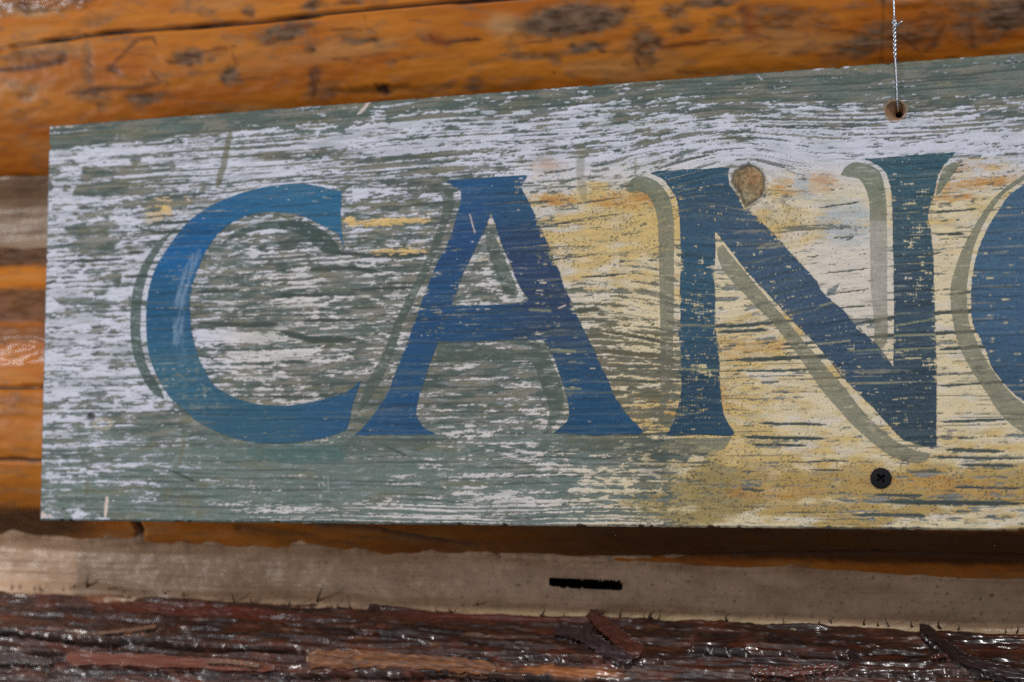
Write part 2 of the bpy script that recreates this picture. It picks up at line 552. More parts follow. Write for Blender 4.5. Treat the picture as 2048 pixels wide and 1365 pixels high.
# ---- bottom log, still in its bark
xs = x_samples(0.0009)
X, T, px, py = log_grid(LC, xs, th_samples(-6, 86, 190))
xm, tm = X * 1000, T * LC.R * 1000
wv = 4.5 * fbm(xm / 55, tm / 14, 81, 3)
tv = tm + wv
fib = fbm(xm / 26, tv / 1.3, 83, 5, 0.55)
plate = fbm(xm / 60, tv / 6.5, 87, 4)
blk = fbm(xm / 22, tv / 4, 89, 4)
fine = fbm(xm / 5, tv / .7, 97, 3)
c = mixc(lin(88, 52, 38, .95), lin(60, 40, 37, .95), ss(-.25, .25, plate))
c = mixc(c, lin(124, 60, 36, .95), 0.75 * ss(.02, .32, blk))
c = mixc(c, lin(150, 98, 62, .95), 0.65 * ss(.22, .5, fbm(xm / 18, tv / 2.6, 91, 4)))
c = mixc(c, lin(112, 100, 98, .95), 0.45 * ss(.15, .45, fbm(xm / 30, tv / 3, 93, 4)))
c = c * .60 * (1 + 0.45 * fib + .25 * fine)[..., None]
stepf = np.zeros_like(px)
crk = np.zeros_like(px)
PATHS = [([(-60, 1262), (0, 1268), (120, 1277), (210, 1287), (300, 1286), (420, 1297), (520, 1300), (608, 1302)], 3.6, 1.0),
         ([(570, 1354), (700, 1350), (800, 1357), (890, 1350), (1024, 1361), (1240, 1366)], 3.4, 1.0),
         ([(1375, 1300), (1430, 1308), (1530, 1310), (1620, 1313), (1720, 1312)], 2.6, .9), ([(1030, 1320), (1150, 1318), (1240, 1328), (1330, 1322)], 1.8, .6),
         ([(1690, 1345), (1800, 1350), (1900, 1345), (2048, 1362)], 2.2, .8), ([(-30, 1318), (60, 1310), (130, 1305)], 3, .7), ([(300, 1348), (420, 1338), (520, 1345)], 2.2, .7),
         ([(1860, 1328), (1900, 1322)], 2, .6), ([(700, 1262), (800, 1270), (860, 1292)], 1.6, .3)]
wobc = 5 * fbm(xm / 9, xm * 0 + 3, 95, 4)
for pts, w, st in PATHS:
    d, run = seg_dist(px, py + wobc, pts)
    crk = np.maximum(crk, st * (1 - ss(w * .45, w * 1.25, d)))
    # the bark above each crack overhangs
    stepf = np.maximum(stepf, st * (1 - ss(0, 46, d)) * (py + wobc < np.interp(px, [p[0] for p in pts], [p[1] for p in pts])) * ss(0, .06, run) * ss(0, .06, 1 - run))
c = mixc(c, C_BLK, np.clip(crk, 0, .95))
tancol = ell(px, py + 2 * wobc, 1140, 1345, 100, 13, .02, .3)
tancol = np.maximum(tancol, .8 * ell(px, py, 720, 1312, 60, 12, .02, .5))
tancol = np.maximum(tancol, .7 * ell(px, py, 200, 1192, 40, 10, .1, .4))
tancol = np.maximum(tancol, .7 * ell(px, py, 960, 1340, 70, 10, .05, .5))
c = mixc(c, lin(178, 112, 66, .95) * (1 + .3 * fib)[..., None], .75 * tancol)
redt = np.maximum(ell(px, py, 380, 1215, 260, 10, .06, .5), ell(px, py, 1000, 1232, 240, 9, .03, .5))
c = mixc(c, lin(112, 50, 38, .95), .6 * redt)
ter = tv / 6.5 + 1.2 * fbm(xm / 150, tm / 22, 99, 3)
ter = np.abs(ter - np.floor(ter) - .5) * 2
ter = ss(.0, 1, ter) * ss(-.35, .1, fbm(xm / 45, tm / 9, 98, 2))
h = -0.0016 + 0.0016 * ter + 0.0015 * plate + 0.0019 * fib + 0.0006 * fine + 0.0030 * stepf - 0.006 * crk
log_c = obj("log", log_mesh("log", LC, X, T, h, c), M_BARK, wall)
log_c["label"] = "bottom log with glossy red brown shredded bark"
hC_grid = (xs, T[0], h)


def bark_strip(pts, w0, w1, lift0, lift1, cols, seed, label=None, tilt=0.0):
    """a loose ribbon of bark laid along px points on the bottom log"""
    P = np.array([LC.hit(*p) for p in pts])
    n, m = 90, 16
    s = np.linspace(0, len(P) - 1, n)
    cx = np.interp(s, np.arange(len(P)), P[:, 0])
    ct = np.interp(s, np.arange(len(P)), P[:, 1])
    k = np.ones(9) / 9
    cx = np.convolve(np.pad(cx, 4, 'edge'), k, 'valid')
    ct = np.convolve(np.pad(ct, 4, 'edge'), k, 'valid')
    tx, tt = np.gradient(cx), np.gradient(ct) * LC.R
    ln_ = np.hypot(tx, tt)
    nx, nt_ = -tt / ln_, tx / ln_
    u = np.linspace(0, 1, n)
    wid = (w0 + (w1 - w0) * u) * (0.75 + 0.35 * np.abs(fbm(u * 9, u * 0, seed, 3)) + .25 * fbm(u * 30, u * 0, seed + 2, 2)) * np.clip(np.minimum(u, 1 - u) * 14 + .25, 0, 1)
    v = np.linspace(-1, 1, m)
    Xs = cx[:, None] + nx[:, None] * wid[:, None] * v[None]
    Ts = ct[:, None] + nt_[:, None] * wid[:, None] * v[None] / LC.R
    U, Vv = np.meshgrid(u, v, indexing='ij')
    fb = fbm(U * 10, Vv * 5, seed + 5, 4)
    lift = (lift0 + (lift1 - lift0) * U) + 0.0007 * fb + tilt * Vv
    y, z = LC.pos(Xs, Ts, lift)
    y2, z2 = LC.pos(Xs, Ts, lift - 0.0035)
    V = np.concatenate([np.stack([Xs, y, z], -1).reshape(-1, 3), np.stack([Xs, y2, z2], -1).reshape(-1, 3)])
    F = grid_faces(n, m)
    N = n * m
    ring = np.concatenate([np.arange(m), np.arange(1, n) * m + m - 1, (n - 1) * m + np.arange(m - 2, -1, -1), np.arange(n - 2, 0, -1) * m])
    r2 = np.roll(ring, -1)
    side = np.stack([ring, r2, r2 + N, ring + N], -1)
    col = mixc(np.array(cols[0]), np.array(cols[1]), ss(-.3, .3, fbm(U * 14, Vv * 4, seed + 7, 4))) * (1 + .5 * fb)[..., None]
    col = np.concatenate([col.reshape(-1, 3), col.reshape(-1, 3) * .6])
    me = mesh_from("bark_strip", V, [F, F[:, ::-1] + N, side[:, ::-1]], np.clip(col, 0.005, 1))
    o = obj("bark_strip", me, M_BARK, log_c)
    if label:
        o["label"] = label
    return o


RB, DB, TB, GB = lin(112, 56, 40), lin(50, 35, 34), lin(140, 92, 58), lin(80, 66, 60)
bark_strip([(1178, 1228), (1205, 1255), (1245, 1290), (1285, 1322)], .0034, .0050, .0012, .0034, (lin(92, 46, 33), lin(74, 42, 33)), 201, "reddish flap of bark slanting across the log", 0.0008)
bark_strip([(1110, 1262), (1165, 1275), (1215, 1308), (1268, 1332)], .0055, .0035, .0015, .0030, (DB, lin(76, 58, 62)), 203, "dark purplish torn bark beside the flap")
bark_strip([(1840, 1268), (1880, 1300), (1925, 1332), (1985, 1350), (2060, 1366)], .0024, .0042, .0050, .0035, (DB, lin(44, 32, 30)), 205, "dark frayed bark strip hanging loose")
bark_strip([(1862, 1329), (1900, 1322), (1935, 1330)], .0012, .0020, .0035, .0040, (DB, RB), 207)
bark_strip([(132, 1322), (260, 1326), (400, 1332), (560, 1342)], .0042, .0030, .0030, .0025, (RB, lin(110, 66, 50)), 209, "flat red brown bark strip below the long crack")
bark_strip([(612, 1322), (720, 1326), (860, 1330), (1000, 1344)], .0060, .0040, .0022, .0020, (TB, lin(92, 60, 46)), 211, "square ended tan and brown bark plate")
bark_strip([(200, 1280), (270, 1274), (320, 1267)], .0010, .0016, .0045, .0050, (TB, GB), 213)
bark_strip([(420, 1334), (470, 1335), (530, 1343)], .0010, .0014, .0045, .0050, (TB, GB), 215)
bark_strip([(-60, 1330), (30, 1322), (110, 1330)], .0040, .0020, .0030, .0020, (GB, DB), 217)
bark_strip([(1500, 1345), (1580, 1352), (1680, 1340)], .0034, .0024, .0020, .0020, (RB, DB), 219)


def splinter(a, b, r, mat, lift=0.004, bend=0.0):
    xa, ta = LC.hit(*a)
    ya, za = LC.pos(np.array(xa), np.array(ta), 0.0)
    p0 = np.array([xa, float(ya), float(za)])
    d = ray(*b)
    t = (p0[1] - lift - CAM[1]) / d[1]
    p1 = CAM + d * t
    s = np.linspace(0, 1, 9)[:, None]
    path = p0 + (p1 - p0) * s + np.array([bend, -0.0012, 0]) * (np.sin(s * np.pi))
    V, F = tube(path, r * (1 - 0.85 * s[:, 0]), 6)
    me = mesh_from("splinter", V, F)
    obj("splinter", me, mat, log_c)


splinter((634, 1206), (649, 1167), .0007, M_FIBRE_DARK)
splinter((274, 1306), (291, 1286), .0007, M_FIBRE)
splinter((92, 1352), (80, 1325), .0008, M_FIBRE)
splinter((104, 1345), (96, 1318), .0006, M_FIBRE)
splinter((178, 1180), (176, 1155), .0012, M_FIBRE_DARK)
splinter((228, 1182), (230, 1172), .0007, M_FIBRE_DARK)
splinter((148, 1178), (150, 1169), .0009, M_FIBRE_DARK)
splinter((955, 1214), (957, 1200), .0005, M_FIBRE_DARK)
_rs = np.random.RandomState(5)
for k in range(46):
    xx = _rs.uniform(20, 2040)
    yb = np.interp(xx, [0, 300, 640, 1024, 1300, 1700, 2048], [1176, 1184, 1212, 1226, 1234, 1246, 1262])
    ln_ = _rs.uniform(4, 15)
    splinter((xx, yb + 4), (xx + _rs.uniform(-8, 8), yb - ln_), _rs.uniform(.0002, .0006), M_FIBRE_DARK, _rs.uniform(0, .004), _rs.uniform(-.001, .001))

# ---- chinking between the logs
slot_a, slot_b = on_plane(1104, 1165, 0.068), on_plane(1236, 1172, 0.068)


def chinking(z_of, half, xs, n, seed, label, slot=False, lean=0.0, dirt_shade=1.0):
    v = np.linspace(-1, 1, n)
    X, Vv = np.meshgrid(xs, v, indexing='ij')
    Z = z_of(X) + half * Vv
    xm, zm = X * 1000, Z * 1000
    rag = fbm(xm / 11, xm * 0 + 7, seed, 5, .5)
    rag2 = fbm(xm / 28, xm * 0 + 9, seed + 3, 3)
    y = 0.0685 + 0.0009 * fbm(xm / 18, zm / 8, seed + 5, 3)
    y = y - 0.0075 * ss(.35, 1.0, Vv) * (1 + .32 * rag + .45 * rag2) - 0.0050 * ss(.25, 0.85, -Vv) * (1 + .35 * rag + .3 * rag2)
    y = y - 0.0006 * fbm(xm / 60, zm / 2.0, seed + 8, 3) - lean * Vv
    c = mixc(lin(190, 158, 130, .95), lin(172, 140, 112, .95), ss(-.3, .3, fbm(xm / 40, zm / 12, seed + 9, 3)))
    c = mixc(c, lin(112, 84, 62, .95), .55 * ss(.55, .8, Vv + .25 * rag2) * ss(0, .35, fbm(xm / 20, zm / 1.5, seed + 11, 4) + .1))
    c = mixc(c, lin(206, 186, 140, .95), .6 * ss(.45, .62, -Vv) * ss(.16, .24, X))  # lit lower rim painted in toward the right
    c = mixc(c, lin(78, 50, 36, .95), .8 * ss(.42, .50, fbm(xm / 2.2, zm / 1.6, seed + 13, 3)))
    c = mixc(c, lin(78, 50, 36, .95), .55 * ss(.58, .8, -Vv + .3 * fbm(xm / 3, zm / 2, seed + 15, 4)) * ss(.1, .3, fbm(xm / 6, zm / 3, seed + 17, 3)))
    c = c * dirt_shade  # upper strip dimmed in colour for the shade below the top log
    nu, nv = X.shape
    V = np.stack([X, y, Z], -1).reshape(-1, 3)
    F = grid_faces(nu, nv)
    if slot:
        cx, cz = X.ravel()[F].mean(1), Z.ravel()[F].mean(1)
        t = np.clip((cx - slot_a[0]) / (slot_b[0] - slot_a[0]), 0, 1)
        d = np.hypot(cx - (slot_a[0] + t * (slot_b[0] - slot_a[0])), cz - (slot_a[2] + t * (slot_b[2] - slot_a[2])))
        F = F[d > 0.00215 + 0.00045 * fbm(cx * 1000 / 3.5, cz * 300, 3, 3)]
    # closed body: the rear lies deep between the logs
    me = mesh_from("chinking", V, F, c.reshape(-1, 3))
    o = obj("chinking", me, M_CHINK, wall)
    o["label"] = label
    back = mesh_from("backing", np.array([[XA, .108, z_of(XA) - half], [XB, .108, z_of(XB) - half], [XB, .108, z_of(XB) + half], [XA, .108, z_of(XA) + half]]), np.array([[0, 1, 2, 3]]))
    obj("backing", back, M_SLOT, o)
    return o


xs = x_samples(0.0008)
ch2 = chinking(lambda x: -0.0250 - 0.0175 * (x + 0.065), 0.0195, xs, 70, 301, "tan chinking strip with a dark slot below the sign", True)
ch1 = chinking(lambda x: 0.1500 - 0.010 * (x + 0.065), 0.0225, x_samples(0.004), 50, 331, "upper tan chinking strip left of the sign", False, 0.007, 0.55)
# the slot's pocket
n = 40
a = np.linspace(0, 2 * np.pi, n, endpoint=False)
prof = []
L2 = (slot_b[0] - slot_a[0]) / 2
for yy, k in ((0.0675, 1.12), (0.0715, 1.12), (0.090, 1.0)):
    for t in a:
        cx = (slot_a[0] + slot_b[0]) / 2 + L2 * (1 if math.cos(t) > 0 else -1) * min(1, abs(math.cos(t)) * 1.6) + .0023 * k * math.cos(t)
        tt = (cx - slot_a[0]) / (slot_b[0] - slot_a[0])
        prof.append((cx, yy, slot_a[2] + tt * (slot_b[2] - slot_a[2]) + .0023 * k * math.sin(t)))
V = np.array(prof)
obj("weep_slot", mesh_from("weep_slot", V[n:], [grid_faces(2, n, True), (np.arange(n) + n)[None]]), M_SLOT, ch2)

# ------------------------------------------------------------------ the painted sign board
BH, BT, BL = 0.184, 0.019, 0.60
DX = 0.00037
gx = np.concatenate([np.arange(0, 0.442, DX), np.arange(0.442, BL, 0.0012), [BL]])
gz = np.linspace(0, BH, 500)

# wear map: px, py, white paint left, yellow stain
CTRL = [(100, 275, 0, 0), (300, 255, .04, 0), (600, 225, .07, 0), (900, 208, .08, 0), (1200, 188, .04, 0), (1500, 168, .03, 0), (1800, 148, .10, 0), (2040, 130, .07, 0), (2600, 90, .05, 0),
        (100, 312, .8, 0), (160, 310, .9, 0), (250, 300, .82, 0), (380, 290, .78, 0), (500, 290, .72, 0), (650, 275, .66, 0), (800, 255, .6, 0), (950, 245, .55, 0), (1100, 232, .48, 0), (1300, 222, .36, 0),
        (1500, 210, .26, 0), (1700, 200, .2, 0), (1900, 185, .08, 0), (2040, 175, .05, 0), (1800, 205, .5, 0),
        (110, 370, .85, 0), (200, 370, .5, 0), (330, 350, .6, 0), (450, 340, .72, 0), (600, 335, .62, 0), (750, 320, .6, 0), (900, 310, .5, 0), (1050, 300, .55, 0), (1200, 290, .5, 0), (1400, 270, .48, 0),
        (1600, 250, .5, 0), (1750, 245, .6, 0), (1900, 245, .55, 0), (2040, 235, .4, 0),
        (110, 430, .85, 0), (200, 430, .6, 0), (300, 420, .6, .3), (400, 385, .5, 0), (740, 375, .5, 0), (850, 350, .45, 0), (950, 335, .62, 0), (1100, 340, .8, .25), (1250, 330, .8, .1), (1400, 310, .78, .05),
        (1600, 300, .9, .0), (1750, 285, .85, 0), (1900, 285, .82, .1), (2040, 275, .78, .2),
        (110, 490, .72, 0), (200, 500, .5, 0), (290, 480, .7, .1), (450, 520, .3, 0), (560, 480, .5, 0), (650, 520, .36, 0), (740, 400, .5, .1), (800, 430, .25, .2), (860, 480, .3, .3), (1100, 420, .88, .5),
        (1200, 400, .93, .6), (1280, 470, .95, .75), (1180, 470, .95, .7), (1560, 370, .97, .4), (1600, 450, .97, .55), (1680, 400, .97, .15), (1690, 330, .97, .0), (1900, 400, .88, .35), (2000, 340, .85, .4),
        (110, 560, .9, 0), (220, 570, .8, 0), (430, 580, .35, 0), (550, 560, .42, 0), (650, 580, .36, 0), (750, 560, .35, .1), (840, 520, .38, .2), (980, 560, .45, .1), (1150, 520, .9, .6), (1240, 560, .9, .45),
        (1300, 560, .88, .4), (1460, 520, .82, .2), (1600, 500, .92, .3), (1680, 520, .92, 0), (1900, 520, .9, .2),
        (110, 640, .92, 0), (220, 640, .75, 0), (430, 650, .42, 0), (540, 640, .3, 0), (650, 650, .4, 0), (750, 640, .33, 0), (1180, 610, .55, .3), (1260, 610, .7, .35), (1300, 670, .4, .1), (1450, 600, .84, .2),
        (1550, 650, .85, .5), (1730, 600, .95, .0), (1900, 600, .93, .15),
        (110, 710, .92, 0), (230, 710, .88, 0), (430, 700, .68, 0), (540, 690, .66, 0), (640, 700, .45, 0), (740, 700, .33, 0), (960, 720, .12, 0), (1200, 700, .3, .1), (1290, 740, .22, .3), (1480, 700, .88, .55),
        (1600, 760, .92, .4), (1740, 680, .6, .1), (1900, 720, .92, .2),
        (110, 780, .88, 0), (220, 780, .78, 0), (420, 740, .5, 0), (520, 750, .26, 0), (640, 760, .15, 0), (900, 800, .15, 0), (1050, 800, .2, 0), (1220, 800, .2, .4), (1290, 830, .3, .65), (1480, 800, .95, .6),
        (1640, 830, .96, .3), (1750, 870, .95, .35), (1920, 800, .95, .2),
        (110, 850, .52, 0), (220, 860, .25, 0), (330, 880, .06, 0), (500, 920, .02, 0), (650, 910, .02, 0), (800, 900, .06, 0), (950, 880, .32, 0), (1050, 910, .15, 0), (1200, 910, .06, 0), (1340, 925, .5, .4),
        (1480, 900, .92, .7), (1650, 900, .94, .5), (1850, 930, .85, .55), (2000, 900, .9, .4),
        (110, 920, .36, 0), (200, 930, .30, 0), (300, 940, .1, 0), (500, 960, .02, 0), (700, 960, .04, 0), (850, 970, .12, .1), (1000, 950, .2, .1), (1150, 960, .25, .1), (1270, 960, .3, .2), (1400, 960, .95, .85),
        (1600, 970, .95, .8), (1800, 970, .95, .9), (2000, 970, .88, .9),
        (110, 1000, .28, 0), (200, 1000, .08, 0), (350, 1000, .05, 0), (500, 1010, .10, 0), (650, 1020, .18, 0), (800, 1020, .32, 0), (950, 1020, .5, 0), (1100, 1030, .58, 0), (1240, 1035, .6, .05), (1330, 1010, .85, .75),
        (1450, 1020, .94, .7), (1600, 1020, .92, .6), (1800, 1020, .8, .6), (2000, 1030, .78, .45),
        (110, 1030, .2, 0), (300, 1035, .05, 0), (600, 1042, .25, 0), (900, 1048, .6, 0), (1200, 1050, .7, 0), (1500, 1052, .93, .15), (1900, 1055, .88, .1),
        (2500, 300, .7, .2), (2500, 600, .85, .3), (2500, 900, .9, .5)]
_c = np.array(CTRL, float)
rx_, ry_ = np.linspace(0, 3200, 129), np.linspace(0, 1120, 113)
RX, RY = np.meshgrid(rx_, ry_, indexing='ij')
wgt = np.exp(-((RX[..., None] - _c[:, 0]) / 62) ** 2 - ((RY[..., None] - _c[:, 1]) / 24) ** 2) + 1e-3 * np.exp(
    -np.sqrt(((RX[..., None] - _c[:, 0]) / 62) ** 2 + ((RY[..., None] - _c[:, 1]) / 24) ** 2))
wgt += 1e-30
W_MAP = (wgt * _c[:, 2]).sum(-1) / wgt.sum(-1)
Y_MAP = (wgt * _c[:, 3]).sum(-1) / wgt.sum(-1)


def bilin(M, u, v):
    u = np.clip(u, 0, M.shape[0] - 1.001)
    v = np.clip(v, 0, M.shape[1] - 1.001)
    i, j = u.astype(int), v.astype(int)
    a, b = u - i, v - j
    if M.ndim == 3:
        a, b = a[..., None], b[..., None]
    return M[i, j] * (1 - a) * (1 - b) + M[i + 1, j] * a * (1 - b) + M[i, j + 1] * (1 - a) * b + M[i + 1, j + 1] * a * b


KN = on_plane(1495, 366)
KC = on_plane(1440, 470)
K = 1.22     # albedo over displayed value
C_WH, C_CR = lin(188, 189, 201, K), lin(202, 186, 154, K)
C_YE, C_ORG = lin(192, 163, 100, K), lin(170, 112, 46, K)
C_GG, C_BG, C_TE = lin(77, 87, 83, K), lin(121, 117, 107, K), lin(104, 117, 112, K)
C_GRAIN = lin(60, 68, 65, K)
C_OL = lin(112, 108, 82, K)
C_BW = lin(152, 159, 164, K)
C_PINK = lin(200, 180, 172, K)


def grain_coord(xm, zm):
    x0, z0 = KC[0] * 1000, KC[2] * 1000
    e = np.exp(-((xm - x0) / 34) ** 2 - ((zm - z0) / 34) ** 2)
    v = z0 + (zm - z0) * (1 - 0.52 * e)
    kx, kz = KN[0] * 1000, KN[2] * 1000
    v = v - .55 * (zm - kz) * np.exp(-((xm - kx) / 15) ** 2 - ((zm - kz) / 12) ** 2)
    return v + 1.7 * fbm(xm / 95, zm / 26, 401, 3) + 0.5 * fbm(xm / 28, zm / 9, 403, 2)


POLY_BARE = [[(165, 333), (195, 332), (213, 337), (215, 347), (229, 352), (228, 357), (200, 358), (160, 360), (163, 350), (163, 340)],
             [(153, 370), (160, 367), (200, 364), (257, 363), (262, 375), (305, 374), (300, 388), (268, 390), (200, 393), (146, 393), (146, 384)],
             [(133, 326), (160, 326), (158, 333), (140, 333)], [(95, 352), (104, 355), (104, 368), (110, 372), (100, 386), (95, 384)],
             [(121, 453), (160, 449), (225, 446), (232, 449), (225, 452), (219, 458), (219, 462), (235, 465), (210, 473), (130, 475), (136, 468)],
             [(90, 491), (140, 487), (160, 476), (250, 478), (232, 490), (230, 500), (248, 502), (225, 508), (200, 514), (188, 513), (160, 510), (158, 498), (145, 498), (90, 497)],
             [(104, 594), (112, 597), (180, 596), (186, 600), (200, 598), (232, 605), (262, 596), (264, 604), (230, 612), (205, 620), (170, 612), (118, 611)],
             [(178, 551), (195, 550), (215, 555), (228, 542), (240, 543), (246, 555), (238, 575), (232, 578), (228, 568), (215, 562), (170, 566), (197, 558)],
             [(256, 317), (282, 317), (283, 328), (268, 332), (262, 328)], [(290, 328), (350, 326), (352, 336), (310, 335)],
             [(280, 342), (306, 342), (300, 348), (282, 348)], [(200, 410), (250, 407), (260, 412), (205, 415)],
             [(338, 404), (370, 402), (378, 410), (372, 416), (350, 414)], [(165, 425), (200, 424), (198, 432), (168, 432)],
             [(155, 784), (220, 782), (212, 792), (190, 795), (160, 792)], [(100, 808), (138, 795), (140, 806), (100, 812)],
             [(95, 652), (130, 655), (120, 660), (92, 658)], [(148, 664), (180, 668), (230, 657), (200, 663), (150, 668)],
             [(225, 708), (300, 706), (302, 712), (226, 714)], [(107, 752), (140, 748), (142, 754), (110, 756)],
             [(1180, 330), (1260, 312), (1275, 307), (1240, 325), (1185, 337)], [(1085, 345), (1150, 335), (1148, 341), (1090, 350)], [(1335, 312), (1385, 300), (1412, 292), (1390, 305), (1340, 320)],
             [(1180, 343), (1215, 335), (1222, 340), (1190, 348)], [(1040, 405), (1095, 401), (1110, 405), (1050, 411)],
             [(1390, 590), (1480, 596), (1470, 604), (1400, 606)], [(1655, 580), (1680, 567), (1670, 590), (1650, 596)],
             [(1520, 762), (1560, 762), (1560, 768), (1525, 770)], [(1540, 783), (1578, 780), (1576, 787), (1545, 788)]]
POLY_WHITE = [[(492, 466), (530, 461), (568, 464), (560, 468), (520, 473), (495, 470)], [(598, 500), (640, 492), (642, 500), (605, 503)],
              [(452, 510), (475, 503), (478, 508), (460, 514)], [(700, 418), (740, 413), (732, 420), (702, 424)], [(700, 455), (738, 454), (740, 462), (705, 468)],
              [(690, 496), (740, 498), (790, 502), (860, 492), (858, 498), (790, 506), (700, 503)], [(712, 553), (730, 545), (790, 543), (810, 547), (750, 552), (715, 556)],
              [(385, 658), (450, 658), (560, 662), (556, 670), (610, 676), (540, 684), (460, 690), (385, 690)], [(450, 705), (560, 700), (630, 695), (650, 690), (640, 712), (560, 722), (470, 722)],
              [(690, 712), (706, 712), (708, 720), (676, 718)], [(405, 727), (500, 733), (568, 738), (520, 742), (410, 740)], [(455, 753), (540, 755), (545, 760), (470, 759)],
              [(412, 1005), (500, 1004), (590, 1007), (588, 1011), (430, 1010)], [(484, 1016), (640, 1015), (642, 1019), (490, 1020)], [(190, 962), (300, 964), (300, 969), (195, 969)],
              [(778, 962), (850, 966), (845, 970), (785, 968)], [(940, 948), (1080, 950), (1084, 954), (945, 955)], [(1000, 908), (1300, 912), (1290, 917), (1010, 912)],
              [(938, 510), (976, 511), (978, 523), (940, 527)], [(1190, 600), (1230, 605), (1232, 612), (1195, 608)], [(1200, 655), (1240, 662), (1310, 680), (1320, 690), (1260, 680), (1205, 663)],
              [(1240, 690), (1320, 700), (1322, 712), (1250, 700)], [(640, 740), (755, 742), (750, 748), (645, 745)]]
LINES_DARK = [([(90, 523), (200, 521), (250, 520)], 2.4), ([(120, 555), (152, 556)], 2), ([(85, 570), (112, 562)], 3), ([(95, 692), (190, 693)], 1), ([(95, 730), (200, 733)], 1), ([(92, 297), (185, 290)], 1.2),
              ([(300, 447), (390, 443)], 3.5), ([(262, 452), (312, 465), (395, 459)], 2.5), ([(250, 555), (320, 553)], 3), ([(256, 505), (290, 505)], 4),
              ([(1350, 655), (1480, 652), (1600, 640)], 4), ([(1430, 665), (1540, 660)], 4), ([(1440, 722), (1600, 716), (1700, 712)], 4.5), ([(1440, 743), (1560, 742), (1660, 738)], 2.5),
              ([(1545, 700), (1640, 694)], 2), ([(1560, 690), (1640, 685)], 2.5), ([(1585, 760), (1700, 755)], 2), ([(1510, 847), (1660, 850)], 3), ([(1480, 875), (1660, 878)], 4), ([(1500, 889), (1620, 892)], 3),
              ([(1700, 650), (1790, 635), (1900, 625), (2048, 620)], 4.5), ([(1730, 675), (1800, 670), (2048, 660)], 4), ([(1640, 640), (1700, 632)], 3), ([(1870, 700), (2048, 690)], 4), ([(1870, 772), (2020, 765)], 3),
              ([(1870, 845), (2048, 838)], 3), ([(1890, 900), (2010, 904)], 4.5), ([(1850, 915), (2048, 918)], 3), ([(1920, 930), (2040, 933)], 4), ([(1900, 590), (2048, 570)], 3), ([(1650, 590), (1740, 578)], 1.6),
              ([(1640, 548), (1740, 538)], 1.6), ([(1640, 620), (1740, 612)], 1.4), ([(1640, 416), (1720, 405)], 2), ([(1865, 425), (1960, 418)], 2.2), ([(1870, 470), (1930, 468)], 3),
              ([(1050, 528), (1200, 508)], 2), ([(1160, 555), (1260, 548)], 2.2), ([(1100, 450), (1180, 440)], 2), ([(1150, 622), (1200, 618)], 6), ([(1190, 660), (1280, 675), (1345, 690)], 4), ([(1195, 700), (1260, 708), (1330, 712)], 6),
              ([(380, 870), (520, 866)], 1.5), ([(650, 505), (760, 512), (860, 508)], 5), ([(610, 540), (700, 536), (760, 545)], 6), ([(390, 585), (480, 580)], 4), ([(560, 590), (650, 592)], 4), ([(700, 580), (840, 575)], 4),
              ([(390, 645), (500, 652), (560, 648)], 6), ([(560, 662), (620, 680), (720, 680)], 8), ([(600, 642), (720, 640)], 4), ([(1700, 1030), (1860, 1032)], 4), ([(1760, 1004), (2048, 1008)], 6), ([(1740, 990), (1850, 992)], 3),
              ([(1900, 975), (2048, 978)], 3), ([(1560, 925), (1700, 922)], 1.6), ([(1620, 940), (1690, 942)], 2), ([(1480, 980), (1530, 981)], 2)]


